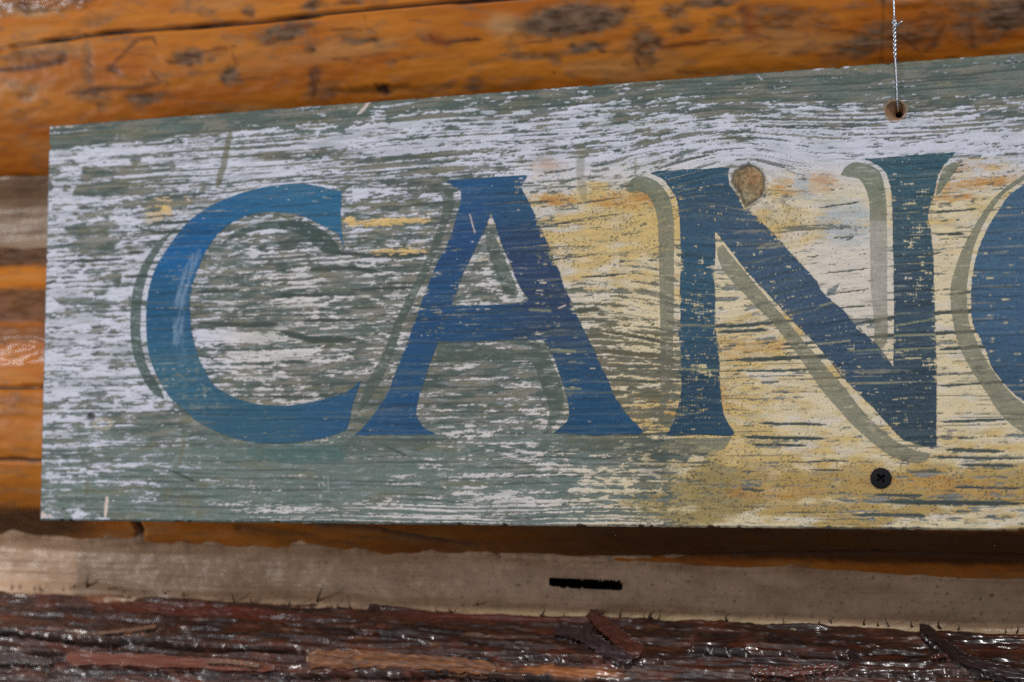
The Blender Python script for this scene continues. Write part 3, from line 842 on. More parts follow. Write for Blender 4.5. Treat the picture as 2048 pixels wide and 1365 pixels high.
def board_paint(x, z):
    """albedo and relief of the weathered face at board coordinates (metres)"""
    px, py = project(x, 0 * x, z)
    xm, zm = x * 1000, z * 1000
    v = grain_coord(xm, zm)
    W = bilin(W_MAP, px / 25.0, py / 10.0)
    Yl = bilin(Y_MAP, px / 25.0, py / 10.0)
    band = np.interp(px, [90, 400, 700, 1000, 1250, 1450, 1700, 1850, 2048], [48, 42, 40, 40, 44, 56, 70, 84, 92])
    W = W * (.90 + .10 * ss(900, 1200, px)) * (1 - .26 * ss(340, 420, px) * (1 - ss(900, 1040, px)) * ss(380, 440, py))
    W = W * (.04 + .96 * ss(-10, 12, py - (260.4 - .0759 * px) - band)) + .16 * ss(480, 640, px) * (1 - ss(1100, 1500, px)) * (py < 300)
    W = W * (.92 + .08 * ss(950, 1100, px))
    # ---- flakes
    big = fbm(xm / 8.5, v / 1.9, 411, 5, .58)
    patch = fbm(xm / 26, v / 6, 412, 3)
    rings = perlin(xm / 65, v / 1.15, 415)
    fibre = fbm(xm / 4.5, v / .62, 417, 3, .6)
    n = 0.72 * big + .42 * patch + 0.34 * rings + 0.30 * fibre + .14 * fbm(xm / 2.6, v / .9, 418, 3, .6)
    stripe = perlin(xm / 70, v / .95, 416) + .35 * fibre
    sreg = np.maximum.reduce([ell(px, py, 420, 325, 260, 60, -.05, .5), ell(px, py, 860, 310, 260, 50, -.07, .5) * .6, ell(px, py, 900, 1030, 420, 26, .01, .4), ell(px, py, 1750, 250, 300, 50, -.05, .5) * .6])
    n = n * (1 - .55 * sreg) + .85 * sreg * stripe
    sub = n.ravel()[::37]
    q = np.quantile(sub, np.linspace(0, 1, 101))
    U = np.interp(n, q, np.linspace(0, 1, 101))
    e = 3.0 * fbm(xm / 3, v / 1.0, 419, 3)
    e2 = 4.5 * fbm(xm / 9, v / .8, 421, 3)
    F = W - U                                   # > 0 : paint stays
    for P in POLY_BARE:
        P = np.array(P)
        m = (px > P[:, 0].min() - 14) & (px < P[:, 0].max() + 14) & (py > P[:, 1].min() - 10) & (py < P[:, 1].max() + 10)
        if m.any():
            sd = poly_sd(px[m], py[m], P) + .8 * e[m] + .5 * e2[m] - .5
            F[m] = np.minimum(F[m], -sd / 14)
    for P in POLY_WHITE:
        P = np.array(P)
        m = (px > P[:, 0].min() - 14) & (px < P[:, 0].max() + 14) & (py > P[:, 1].min() - 10) & (py < P[:, 1].max() + 10)
        if m.any():
            sd = poly_sd(px[m], py[m], P) + 1.2 * e[m] + 1.5 * e2[m] - 9 * ss(.0, .35, fibre[m] + .6 * rings[m])
            F[m] = np.maximum(F[m], sd / 14)
    dk = np.zeros_like(px)
    for pts, w in LINES_DARK:
        A = np.array(pts)
        m = (px > A[:, 0].min() - 16) & (px < A[:, 0].max() + 16) & (py > A[:, 1].min() - 16) & (py < A[:, 1].max() + 16)
        if m.any():
            d, run = seg_dist(px[m], py[m] + .5 * e2[m], pts)
            ww = w * np.clip(np.minimum(run, 1 - run) * 6 + .1, 0, 1) * (.9 + .12 * e[m])
            F[m] = np.minimum(F[m], (d - ww) / 12)
            dk[m] = np.maximum(dk[m], 1 - ss(ww * .5, ww * 1.1 + .6, d))
    fth = fbm(xm / 1.8, v / .6, 420, 3, .6)
    paint = ss(-0.05, 0.05, F + .14 * fth)
    washn = ss(-.30, .30, fbm(xm / 9, v / 1.0, 422, 4, .6))
    wash = .52 * ss(-.45, -.02, F) * washn * (1 - paint) * (1 - dk) * ss(30, 70, py - (260.4 - .0759 * px)) * (.25 + .75 * (W > .1))
    paint_a = paint * (.80 + .20 * ss(-.35, .15, fbm(xm / 9, v / 1.3, 424, 4)))
    # ---- bare wood
    teal = np.clip(ss(820, 930, py + 14 * big * 10) * (1 - ss(1150, 1350, px)) + .15 * (py < 262 - .0759 * px + 75) + .5 * ss(-.1, .4, fbm(xm / 30, v / 8, 431, 3)), 0, 1)
    brown = np.clip(ss(-.15, .2, fbm(xm / 20, v / 3.5, 433, 4)) * (1 - .75 * teal), 0, 1)
    wood = mixc(C_GG, C_TE, teal * .72)
    wood = mixc(wood, C_BG, brown * .85)
    wood = mixc(wood, C_OL, .45 * ss(.12, .4, fbm(xm / 30, v / 5, 435, 3)))
    wood = mixc(wood, C_BW, .40 * ss(.10, .42, fbm(xm / 9, v / 1.6, 437, 4)) * ss(300, 420, py))
    gl = ss(.16, .42, -perlin(xm / 55, v / .95, 441) + .35 * fibre)
    wood = mixc(wood, C_GRAIN, .62 * gl)
    wood = mixc(wood, C_GRAIN, .85 * dk)
    rightm = ss(1000, 1350, px + .35 * py)
    wood = mixc(wood, C_BW * .66, .5 * ss(1400, 1470, px) * (1 - dk) * (1 - gl) * (py > 480))
    olv = ell(px, py, 1255, 740, 110, 170, 0, .4)
    wood = mixc(wood, lin(104, 96, 72, K), .6 * olv * (1 - gl * .6))
    wood = wood * (1 + .16 * fibre + .06 * e / 3)[..., None]
    # the edge of a flake shows dark
    edge = ss(-.11, -.02, F) * (1 - paint)
    wood = mixc(wood, C_GRAIN, .45 * edge)
    # ---- paint that stays
    cream = np.clip(ss(880, 1320, px + 60 * big) * ss(300, 420, py), 0, 1)
    cream = np.maximum(cream, .35 * ss(430, 600, py) * ss(380, 500, px))
    wh = mixc(C_WH, C_CR, cream)
    pw = np.clip(ell(px + 8 * e, py + 5 * e, 1705, 560, 120, 130, 0, .5) + ss(.05, .35, fbm(xm / 16, v / 5, 448, 3)) * .7, 0, 1) * cream
    wh = mixc(wh, lin(198, 190, 184, K), .75 * pw)
    dirt_shade = ss(-.05, .38, fbm(xm / 34, v / 6, 449, 4)) * (1 - .6 * cream)
    wh = wh * (1 - .24 * dirt_shade * (1 - .6 * ss(900, 1300, px)))[..., None] * mixc(np.ones(3), np.array([.97, 1.0, .97]), dirt_shade)
    wh = mixc(wh, C_BW * 1.12, .6 * ss(.0, .3, fbm(xm / 20, v / 4, 451, 3)) * (1 - ss(290, 330, py + .03 * px)) * ss(500, 850, px))
    blot = fbm(xm / 12, v / 4.0, 453, 4)
    ye = ss(.28, .72, Yl + .62 * blot)
    ye = np.where(Yl < .02, 0, ye)
    wh = mixc(wh, C_YE, .85 * ye)
    wh = mixc(wh, lin(158, 130, 76, K), .8 * ye * ss(905, 960, py + 20 * blot) * ss(1250, 1500, px))
    wh = mixc(wh, lin(128, 116, 78, K), .6 * ye * ss(930, 960, py + 30 * blot) * (1 - ss(1420, 1560, px + 60 * blot)))
    wh = mixc(wh, lin(148, 138, 116, K), .5 * ye * ss(.08, .36, fbm(xm / 9, v / 2.2, 458, 4)))
    og = np.zeros_like(px)
    for (cx, cy, rx, ry, an, st) in [(1258, 400, 66, 15, -.06, 1), (1110, 398, 32, 13, 0, .9), (1095, 332, 34, 16, 0, .5), (1275, 372, 22, 10, 0, .8), (1568, 368, 26, 12, .05, .7), (1640, 366, 32, 20, -.2, .7),
            (1600, 385, 40, 8, -.1, .5), (1960, 366, 90, 11, -.1, .95), (1895, 397, 50, 8, -.05, .95), (1930, 335, 60, 7, -.05, .6), (1300, 792, 34, 8, -.1, .9), (1336, 830, 14, 30, .3, .7),
            (700, 441, 12, 8, 0, .7), (780, 446, 82, 6, -.06, .8), (830, 425, 34, 4, -.08, .5), (316, 415, 26, 12, -.1, .8), (330, 400, 14, 20, 0, .3), (800, 505, 50, 5, -.05, .6), (1480, 700, 40, 20, 0, .5), (1540, 690, 46, 12, 0, .5),
            (1850, 962, 130, 14, .02, .7), (1540, 985, 100, 14, .0, .6), (1960, 985, 90, 10, 0, .6), (1440, 800, 20, 26, 0, .6), (1130, 405, 20, 10, 0, .8), (1700, 340, 1, 1, 0, 0)]:
        if st == 0:
            continue
        og = np.maximum(og, st * ell(px + 14 * e, py + 2.4 * e + 1.2 * e2, cx, cy, rx, ry, an, .35))
    og = og * (.45 + .55 * ss(-.35, .15, fbm(xm / 7, v / .9, 456, 4)))
    wh = mixc(wh, mixc(C_YE, C_ORG, (.5 + .5 * ss(-.2, .2, blot)) * ss(900, 1100, px)), .9 * og)
    for P in ((780, 444, 84, 7, -.06), (699, 441, 12, 8, 0), (800, 503, 60, 5, -.05), (338, 404, 44, 13, -.1), (318, 425, 26, 16, -.3)):      # yellow left where the white is gone
        mm = ell(px + 5 * e, py + 1.6 * e + .8 * e2, P[0], P[1], P[2], P[3], P[4], .3)
        if P[1] > 430:
            paint_a = np.maximum(paint_a, ss(.35, .75, mm) * (.55 + .45 * ss(-.2, .1, fbm(xm / 8, v / .9, 426, 3))))
        wh = mixc(wh, lin(202, 166, 92, K), .75 * ss(.2, .6, mm) * (.75 + .25 * (P[1] > 430)))
    bl = ell(px + 8 * e, py + 5 * e, 1690, 445, 58, 46, 0, .35)
    bl = np.maximum(bl, ell(px + 8 * e, py + 4 * e, 1605, 372, 18, 26, 0, .4))
    bl = np.maximum(bl, .8 * ell(px + 8 * e, py + 4 * e, 1610, 395, 40, 5, 0, .4))
    bl = bl * (.35 + .65 * ss(-.3, .1, fbm(xm / 9, v / 1.1, 457, 4)))
    wh = mixc(wh, C_BW * 1.1, .85 * bl)
    ol = np.maximum.reduce([ell(px + 9 * e, py + 7 * e, 1310, 1020, 70, 34, 0, .5), .7 * ell(px + 9 * e, py + 7 * e, 1400, 945, 90, 30, 0, .5), .5 * ell(px + 9 * e, py + 7 * e, 1460, 1000, 60, 30, 0, .5),
                            .6 * ell(px + 9 * e, py + 5 * e, 1560, 430, 40, 36, .6, .6), .5 * ell(px + 9 * e, py + 5 * e, 310, 440, 30, 16, 0, .6)])
    wh = mixc(wh, C_OL, .55 * ol * ss(-.3, .25, fbm(xm / 4, zm / 3, 461, 3)))
    wh = wh * (1 + .05 * fbm(xm / 8, v / 2, 463, 3) + .03 * fibre)[..., None]
    # thin cracks in the standing paint, along the grain
    thin = ss(.40, .56, -perlin(xm / 40, v / .8, 467) + .25 * fibre) * ss(.05, .3, fbm(xm / 50, v / 5, 469, 2) + .12)
    wh = mixc(wh, C_GRAIN * 1.15, .75 * thin)
    # mildew specks
    spot = fbm(xm / .9, zm / .8, 471, 2)
    dens = np.clip(.9 * ss(.2, .8, Yl + .2 * ol) + .5 * ol + .25 * rightm * (py > 330), 0, 1)
    sp = ss(.62 - .30 * dens, .70 - .30 * dens, spot + .35 * fbm(xm / 7, zm / 6, 475, 2)) * (dens > .03)
    wh = mixc(wh, lin(70, 68, 46, K), .8 * sp)
    grime = np.clip(ol + .35 * ss(.3, .8, Yl) * (py > 620), 0, 1)
    bg_ = fbm(xm / 2.6, zm / 1.9, 477, 4, .6)
    wh = mixc(wh, lin(88, 76, 48, K), .62 * grime * ss(.06, .38, bg_))
    sp2 = ss(.40, .52, fbm(xm / 1.7, zm / 1.5, 479, 2)) * np.clip(ol * 1.1 + .4 * ss(.3, .8, Yl) * (py > 620), 0, 1)
    wh = mixc(wh, lin(66, 60, 42, K), .75 * sp2)
    c = mixc(wood, wh * .86, wash * .62)
    c = mixc(c, wh, paint_a)
    # ---- stains, drips and scratches with a shape of their own
    for pts, w, col, st in [([(462, 262), (455, 290), (448, 330), (440, 352), (434, 374)], 6.5, C_OL * .7, .75), ([(368, 868), (363, 900), (358, 930)], 5, C_OL * .8, .5), ([(340, 970), (330, 1000)], 6, C_OL * .85, .4),
            ([(175, 962), (173, 990)], 5, C_OL * .7, .55), ([(1162, 290), (1160, 345), (1168, 400)], 9, C_OL * .9, .45), ([(398, 1020), (396, 1036)], 6, C_OL * .8, .4), ([(1270, 318), (1272, 345)], 3.5, C_OL, .5),
            ([(345, 943), (372, 955), (388, 963)], 2.2, C_GRAIN * .7, .8), ([(772, 895), (795, 903), (813, 913)], 1.7, C_GRAIN * .7, .85), ([(1570, 340), (1590, 346), (1612, 352)], 1.0, C_GRAIN, .7),
            ([(214, 994), (212, 1012), (210, 1034)], 3.2, C_PINK, .95), ([(738, 204), (730, 215), (716, 229)], 3.0, C_PINK, .8), ([(98, 254), (102, 257)], 4, C_PINK, .9), ([(112, 254), (118, 253)], 2, C_PINK, .8),
            ([(130, 252), (145, 252)], 2.6, C_PINK, .8), ([(80, 1026), (90, 1034)], 5, C_PINK * .95, .9), ([(97, 1032), (104, 1033)], 3, C_PINK, .7), ([(860, 191), (880, 194)], 2.4, C_PINK, .7), ([(1688, 132), (1698, 131)], 4, C_WH * 1.1, .9),
            ([(1625, 138), (1648, 136)], 1.8, C_WH * 1.1, .8), ([(1920, 115), (1928, 114)], 2, C_WH * 1.1, .8), ([(955, 186), (990, 182)], 1.4, C_WH, .7), ([(1515, 150), (1524, 160)], 1.0, C_WH, .7), ([(655, 950), (657, 985)], 1.0, C_BW, .5),
            ([(528, 925), (532, 912)], 3, C_BG * 1.2, .5)]:
        A = np.array(pts)
        m = (px > A[:, 0].min() - 16) & (px < A[:, 0].max() + 16) & (py > A[:, 1].min() - 16) & (py < A[:, 1].max() + 16)
        if m.any():
            d, run = seg_dist(px[m] + .5 * e[m], py[m] + .5 * e[m], pts)
            ww = w * np.clip(np.minimum(run, 1 - run) * 4 + .45, 0, 1)
            c[m] = mixc(c[m], col, st * (1 - ss(ww * .6, ww * 1.2 + .6, d)))
    nail = ell(px + e, py + e, 183, 834, 9, 8, 0, .4)
    c = mixc(c, C_BLK * 1.6, .8 * nail)
    c = mixc(c, C_CR * .8, .5 * (ell(px + e, py + e, 205, 848, 20, 12, 0, .3) * (1 - ell(px, py, 205, 848, 13, 7, 0, .4))))
    tealstain = ell(px + 5 * e, py + 2 * e, 610, 905, 90, 16, .0, .4) + .6 * ell(px + 5 * e, py + 2 * e, 450, 900, 70, 18, .2, .5)
    c = mixc(c, lin(78, 104, 102, K), .42 * np.clip(tealstain, 0, 1))
    dark_r = ell(px + 6 * e, py + 5 * e, 1310, 930, 36, 30, .5, .5)
    c = mixc(c, C_GRAIN, .6 * dark_r * (1 - paint * .4))
    # outer rim of the face, worn and grubby
    rim = np.minimum(np.minimum(z, BH - z), x)
    c = mixc(c, C_GRAIN, .55 * (1 - ss(.0002, .0011, rim + .0003 * e)))
    relief = 0.00016 * (1 - paint) + 0.00008 * gl * (1 - paint) + .00006 * thin
    return np.clip(c, .004, 1).astype(np.float32), relief.astype(np.float32)


GX, GZ = np.meshgrid(gx, gz, indexing='ij')
BC, BR = board_paint(GX, GZ)
_ix = np.interp


def board_at(x, z):
    u = np.interp(x, gx, np.arange(len(gx)))
    v = z / BH * (len(gz) - 1)
    return bilin(BC, u, v), bilin(BR, u, v)


sign = thing("hanging_sign", "weathered wooden sign board with blue lettering CANO hung on the log wall", "sign")

hole_c = on_plane(1791, 222)
screw_c = on_plane(1762, 957)
nu, nv = GX.shape
yy = BR.copy()
rim = np.minimum(np.minimum(GZ, BH - GZ), np.minimum(GX, BL - GX))
yy += 0.0007 * (1 - ss(0, .0009, rim))
chip = 0.00022 * fbm(GX * 1000 / 3.5, GZ * 1000 / 3.5, 901, 4) + .0006 * ss(.30, .55, fbm(GX * 1000 / 6, GZ * 1000 / 6, 905, 2))
GZ2 = GZ + (chip + .0002) * (1 - ss(0, .003, GZ)) - (chip + .0002) * (1 - ss(0, .003, BH - GZ))
GX2 = GX + (chip + .0002) * (1 - ss(0, .003, GX))
V = np.stack([GX2, yy, GZ2], -1).reshape(-1, 3)
F = grid_faces(nu, nv)
cxm, czm = GX.ravel()[F].mean(1), GZ.ravel()[F].mean(1)
F = F[(np.hypot(cxm - hole_c[0], czm - hole_c[2]) > 0.0039) & (np.hypot(cxm - screw_c[0], czm - screw_c[2]) > 0.0036)]
ring = np.concatenate([np.arange(nv), np.arange(1, nu) * nv + nv - 1, (nu - 1) * nv + np.arange(nv - 2, -1, -1), np.arange(nu - 2, 0, -1) * nv])
base = len(V)
rv = V[ring].copy()
Vs = rv.copy()
Vs2 = rv.copy()
Vs2[:, 1] = BT
V = np.concatenate([V, Vs, Vs2])
m_ = len(ring)
i0 = base + np.arange(m_)
i1 = np.roll(i0, -1)
side = np.stack([i0, i1, i1 + m_, i0 + m_], -1)[:, ::-1]
sc = np.tile(C_GG * .55, (2 * m_, 1)) * (1 + .3 * fbm(Vs[:, 0].repeat(1) * 200, Vs[:, 2] * 200, 5, 3))[None].repeat(2, 0).reshape(-1)[:, None]
colr = np.concatenate([BC.reshape(-1, 3), sc])
me = mesh_from("board", V, [F, side, (base + m_ + np.arange(m_))[None]], colr)
obj("board", me, M_BOARD, sign)


# ------------------------------------------------------------------ lettering
def catmull(P, closed=True, n=4):
    P = np.asarray(P, float)
    out = []
    N = len(P)
    for k in range(N):
        p0, p1, p2, p3 = P[(k - 1) % N], P[k], P[(k + 1) % N], P[(k + 2) % N]
        # keep corners sharp
        a, b = p1 - p0, p2 - p1
        c_ = p3 - p2
        t1 = (p2 - p0) / 2 if a @ b > .55 * np.linalg.norm(a) * np.linalg.norm(b) else b
        t2 = (p3 - p1) / 2 if b @ c_ > .55 * np.linalg.norm(b) * np.linalg.norm(c_) else b
        L_ = np.linalg.norm(b)
        if np.linalg.norm(t1) > 0:
            t1 = t1 / max(np.linalg.norm(t1), 1e-6) * min(np.linalg.norm(t1), L_)
        if np.linalg.norm(t2) > 0:
            t2 = t2 / max(np.linalg.norm(t2), 1e-6) * min(np.linalg.norm(t2), L_)
        m = max(2, int(L_ / 3.0))
        for s in np.arange(m) / m:
            h00, h10, h01, h11 = 2 * s ** 3 - 3 * s ** 2 + 1, s ** 3 - 2 * s ** 2 + s, -2 * s ** 3 + 3 * s ** 2, s ** 3 - s ** 2
            out.append(h00 * p1 + h10 * t1 + h01 * p2 + h11 * t2)
    return np.array(out)


def px_to_board(P):
    q = np.array([on_plane(*p) for p in P])
    return q[:, [0, 2]]


def film(name, loops, color_fn, lift, mat, jitter=0.0, spacing=0.00045, seed=0):
    """a thin coat of paint on the board, bounded by closed outlines given in photo pixels"""
    B = []
    for P in loops:
        Q = catmull(P)
        if jitter:
            k = np.arange(len(Q))
            jj = fbm(Q[:, 0] / 14, Q[:, 1] / 5, seed + 1, 3)
            j2 = fbm(Q[:, 0] / 30, Q[:, 1] / 2.6, seed + 2, 3)
            T_ = np.roll(Q, -1, 0) - np.roll(Q, 1, 0)
            N_ = np.stack([-T_[:, 1], T_[:, 0]], 1) / (np.linalg.norm(T_, axis=1)[:, None] + 1e-9)
            Q = Q + N_ * (jitter * (1.2 * jj + 1.5 * j2))[:, None]
        B.append(px_to_board(Q))
    allb = np.concatenate(B)
    lo, hi = allb.min(0), allb.max(0)
    ax = np.arange(lo[0], hi[0], spacing)
    az = np.arange(lo[1], hi[1], spacing)
    A1, A2 = np.meshgrid(ax, az, indexing='ij')
    A1 = A1 + (np.arange(len(az)) % 2)[None] * spacing * .5
    p1, p2 = A1.ravel(), A2.ravel()
    ins = np.zeros(len(p1), bool)
    for b in B:
        ins ^= inside(p1, p2, b)
    p1, p2 = p1[ins], p2[ins]
    keep = np.ones(len(p1), bool)
    for b in B:      # drop points that crowd the outline
        for s in range(0, len(p1), 4000):
            d = np.hypot(p1[s:s + 4000, None] - b[None, :, 0], p2[s:s + 4000, None] - b[None, :, 1]).min(1)
            keep[s:s + 4000] &= d > spacing * .45
    p1, p2 = p1[keep], p2[keep]
    SC = 1000.0
    verts = [Vector((float(a) * SC, float(b_) * SC)) for b in B for a, b_ in b] + [Vector((float(a) * SC, float(b_) * SC)) for a, b_ in zip(p1, p2)]
    edges, o_ = [], 0
    for b in B:
        n_ = len(b)
        edges += [(o_ + k, o_ + (k + 1) % n_) for k in range(n_)]
        o_ += n_
    ov, oe, of, *_ = delaunay_2d_cdt(verts, edges, [], 0, 1e-5)
    P = np.array([(v_.x, v_.y) for v_ in ov]) / SC
    T3 = np.array([f for f in of if len(f) == 3])
    cen = P[T3].mean(1)
    ok = np.zeros(len(T3), bool)
    for b in B:
        ok ^= inside(cen[:, 0], cen[:, 1], b)
    T3 = T3[ok]
    a, b_, c_ = P[T3[:, 0]], P[T3[:, 1]], P[T3[:, 2]]
    cr = (b_[:, 0] - a[:, 0]) * (c_[:, 1] - a[:, 1]) - (b_[:, 1] - a[:, 1]) * (c_[:, 0] - a[:, 0])
    T3 = np.where((cr < 0)[:, None], T3[:, ::-1], T3)
    under, rel = board_at(P[:, 0], P[:, 1])
    col = color_fn(P[:, 0], P[:, 1], under)
    V = np.stack([P[:, 0], rel - lift, P[:, 1]], -1)
    me = mesh_from(name, V, T3, np.clip(col, .004, 1))
    return obj(name, me, mat, sign)


def rbf(px, py, pts, sx, sy):
    num, den = 0, 0
    for (x, y, c) in pts:
        w = np.exp(-((px - x) / sx) ** 2 - ((py - y) / sy) ** 2) + 1e-9 / (1 + ((px - x) / sx) ** 2 + ((py - y) / sy) ** 2)
        num = num + w[..., None] * np.array(c)
        den = den + w[..., None]
    return num / den


KB = 1.14
BLUE = [(x, y, lin(r, g, b, KB)) for x, y, r, g, b in [
    (600, 400, 52, 96, 134), (480, 410, 40, 94, 140), (380, 480, 16, 88, 148), (310, 620, 34, 84, 126), (345, 760, 56, 94, 122), (500, 850, 48, 84, 112), (690, 810, 44, 82, 120), (660, 440, 46, 98, 138),
    (980, 365, 40, 80, 128), (1040, 400, 48, 78, 108), (920, 430, 38, 72, 122), (1050, 500, 46, 60, 98), (1100, 580, 48, 60, 96), (870, 600, 36, 72, 118), (960, 650, 40, 71, 110),
    (1120, 680, 48, 65, 98), (1160, 760, 35, 70, 108), (1200, 850, 32, 70, 108), (790, 800, 36, 74, 118), (780, 860, 32, 74, 120),
    (1380, 345, 46, 80, 106), (1410, 420, 62, 75, 100), (1395, 520, 54, 82, 108), (1395, 650, 52, 76, 100), (1400, 800, 44, 64, 88), (1410, 860, 40, 68, 94),
    (1520, 500, 70, 83, 110), (1650, 640, 65, 78, 106), (1720, 740, 60, 74, 99), (1800, 850, 57, 68, 84), (1830, 330, 58, 84, 102), (1830, 450, 63, 80, 96), (1830, 600, 62, 73, 92), (1830, 750, 54, 65, 82),
    (1990, 480, 72, 94, 124), (2000, 650, 68, 90, 122), (2040, 760, 60, 80, 108), (2500, 600, 60, 80, 108)]]


def blue_fn(wear_pts, base_wear, brush=0.0, edges=()):
    def fn(x, z, under):
        px, py = project(x, 0 * x, z)
        xm, zm = x * 1000, z * 1000
        v = grain_coord(xm, zm)
        c = rbf(px, py, BLUE, 75, 60)
        c = (c * .88 + .12 * lin(84, 92, 94, KB)) * np.array([.86, 1.04, .97], np.float32)
        c = c * (1 + .10 * fbm(xm / 14, v / 1.6, 501, 3) + .07 * fbm(xm / 3, v / .5, 503, 2) + .07 * fbm(xm / 20, zm / 20, 504, 2))[..., None]
        wear = np.full(px.shape, base_wear)
        for (cx, cy, rx, ry, st) in wear_pts:
            wear = np.maximum(wear, st * ell(px, py, cx, cy, rx, ry, 0, .6))
        for pts, w, st in edges:
            d, _ = seg_dist(px, py, pts)
            wear = np.maximum(wear, st * (1 - ss(0, w, d)))
        wear = wear * (.25 + 1.35 * ss(-.25, .3, fbm(xm / 11, zm / 7, 505, 3)))
        n = .72 * fbm(xm / 7.5, v / .75, 507, 4, .55) + .30 * fbm(xm / 2.4, v / .7, 509, 3)
        if brush:
            n = n + brush * perlin(xm / .55, zm / 5.0, 511)
        t = .375 - .52 * wear
        gone = ss(t, t + .10, n)
        # the grain shows through dark
        gl = ss(.18, .45, -perlin(xm / 55, v / .95, 441) + .2 * fbm(xm / 5, v / .42, 417, 2))
        c = mixc(c, C_GRAIN * .5, .42 * gl)
        c = mixc(c, lin(104, 116, 112, K), .18 * ss(.20, .44, perlin(xm / 70, v / 1.3, 513) + .3 * fbm(xm / 6, v / .6, 514, 2)))
        cc = mixc(c, mixc(under, lin(170, 160, 104, K), .22), gone * .95)
        lines = ss(.40, .62, perlin(xm / 42, v / .95, 515) + .40 * fbm(xm / 3.2, v / .7, 516, 3)) * (.3 + .7 * ss(-.2, .25, fbm(xm / 18, zm / 9, 517, 2)))
        cc = mixc(cc, mixc(under * .8, lin(120, 122, 96, K), .4), .55 * lines)
        dots = ss(.60, .68, fbm(xm / .9, zm / .8, 521, 2))
        cc = mixc(cc, C_BW, .3 * dots)
        # streaks of worn grain across the letters
        for pts, w, st in [([(1640, 612), (1700, 598), (1760, 590)], 2.0, .7), ([(1620, 690), (1700, 682)], 2.2, .6), ([(1700, 702), (1760, 700)], 2, .5), ([(1790, 652), (1860, 640)], 2, .6), ([(1788, 672), (1872, 670)], 2.4, .6),
                ([(1790, 700), (1872, 696)], 2.2, .6), ([(1360, 738), (1436, 742)], 2.5, .7), ([(1360, 650), (1432, 652)], 2, .5), ([(1100, 700), (1150, 703)], 3, .6), ([(1060, 620), (1100, 622)], 3.5, .5), ([(1130, 778), (1160, 778)], 2.5, .6),
                ([(1100, 515), (1125, 530)], 2, .6), ([(940, 430), (945, 450), (950, 466)], 1.4, 1), ([(1118, 617), (1131, 611)], 1.7, 1), ([(345, 560), (378, 556)], 1.5, .4), ([(350, 475), (372, 470)], 1.2, .3)]:
            d, run = seg_dist(px + .8 * n, py + 2.5 * n, pts)
            colr_ = C_PINK if st == 1 else lin(148, 146, 110, K)
            cc = mixc(cc, colr_, min(st, .85) * (1 - ss(w * .4, w * 1.2, d)))
        return cc
    return fn


def c_fn(x, z, under):
    c = blue_fn([(660, 400, 22, 30, .35), (350, 760, 60, 40, .22), (400, 790, 50, 20, .2)], .02)(x, z, under)
    px, py = project(x, 0 * x, z)
    st = inside(px + 4 * perlin(py / 8, px / 3, 5), py, [(398, 496), (382, 512), (366, 545), (350, 600), (344, 690), (364, 690), (368, 610), (384, 550), (402, 512)])
    br = ss(-.45, .35, fbm((px + .28 * py) / 6.0, py / 34, 531, 3))
    soft = ss(-30, 20, 26 - np.abs(py - 600) * .26)
    c = mixc(c, lin(120, 140, 160, K), st * .62 * br)
    d, _ = seg_dist(px, py, [(376, 540), (360, 620), (358, 690), (372, 740)])
    c = mixc(c, lin(92, 122, 150, K), .35 * (1 - ss(4, 16, d)) * br)
    c = mixc(c, lin(120, 128, 110, K), .45 * ss(.05, .4, fbm(px / 14, py / 10, 533, 3)) * ell(px, py, 385, 770, 60, 50, .5, .6))
    return c


def green_fn(strength, tint):
    def fn(x, z, under):
        px, py = project(x, 0 * x, z)
        xm, zm = x * 1000, z * 1000
        v = grain_coord(xm, zm)
        n = fbm(xm / 5, v / .8, 541, 4)
        t = strength * (1 + .2 * n) * (1 - .4 * ss(.22, .40, fbm(xm / 9, v / .9, 543, 3)))
        glz = tint * (1 + .10 * fbm(xm / 10, zm / 6, 545, 3))[..., None]
        glz = mixc(glz, lin(98, 106, 92, K), .8 * (1 - ss(380, 470, py)) * (px > 1200))
        glz = mixc(glz, lin(158, 152, 147, K), .55 * ss(438, 446, py) * (px > 1700) * (px < 1790) * (1 - ss(600, 680, py)))
        lum = under.mean(-1, keepdims=True)
        return mixc(under, glz * (.55 + .45 * np.clip(lum / .36, .3, 1.25)), np.clip(t, 0, .97))
    return fn


C_OUT = [(683.5, 383), (660, 378), (626, 371), (592, 368), (554, 371), (513, 378), (479, 388), (445, 401), (410.5, 419), (376, 444.6), (349, 477), (328, 508), (311, 537), (301, 566), (295, 597), (292.5, 631),
         (293, 667), (297.6, 708), (308, 739), (321.6, 766.6), (342, 797), (366, 818), (393, 842), (424, 859), (458, 872.6), (496, 883), (534, 887), (581.6, 885.6), (633, 879.5), (670.5, 869), (692, 859.5),
         (698, 845), (706, 806), (722.5, 760), (704, 777), (684, 788), (660, 795.5), (633, 802.5), (581.6, 811), (533.7, 811), (496, 804), (462, 792), (431, 773), (414, 749.5), (400, 722), (390, 691), (383, 660.5),
         (380.5, 631), (380, 597), (386.6, 562.6), (398.5, 532), (410.5, 504.5), (426, 480.5), (448, 456.6), (475.5, 439.5), (510, 427.5), (547, 424), (588, 429), (619, 438), (650, 455), (670.5, 465), (680, 476), (689, 499),
         (684, 468), (681.5, 432.6)]
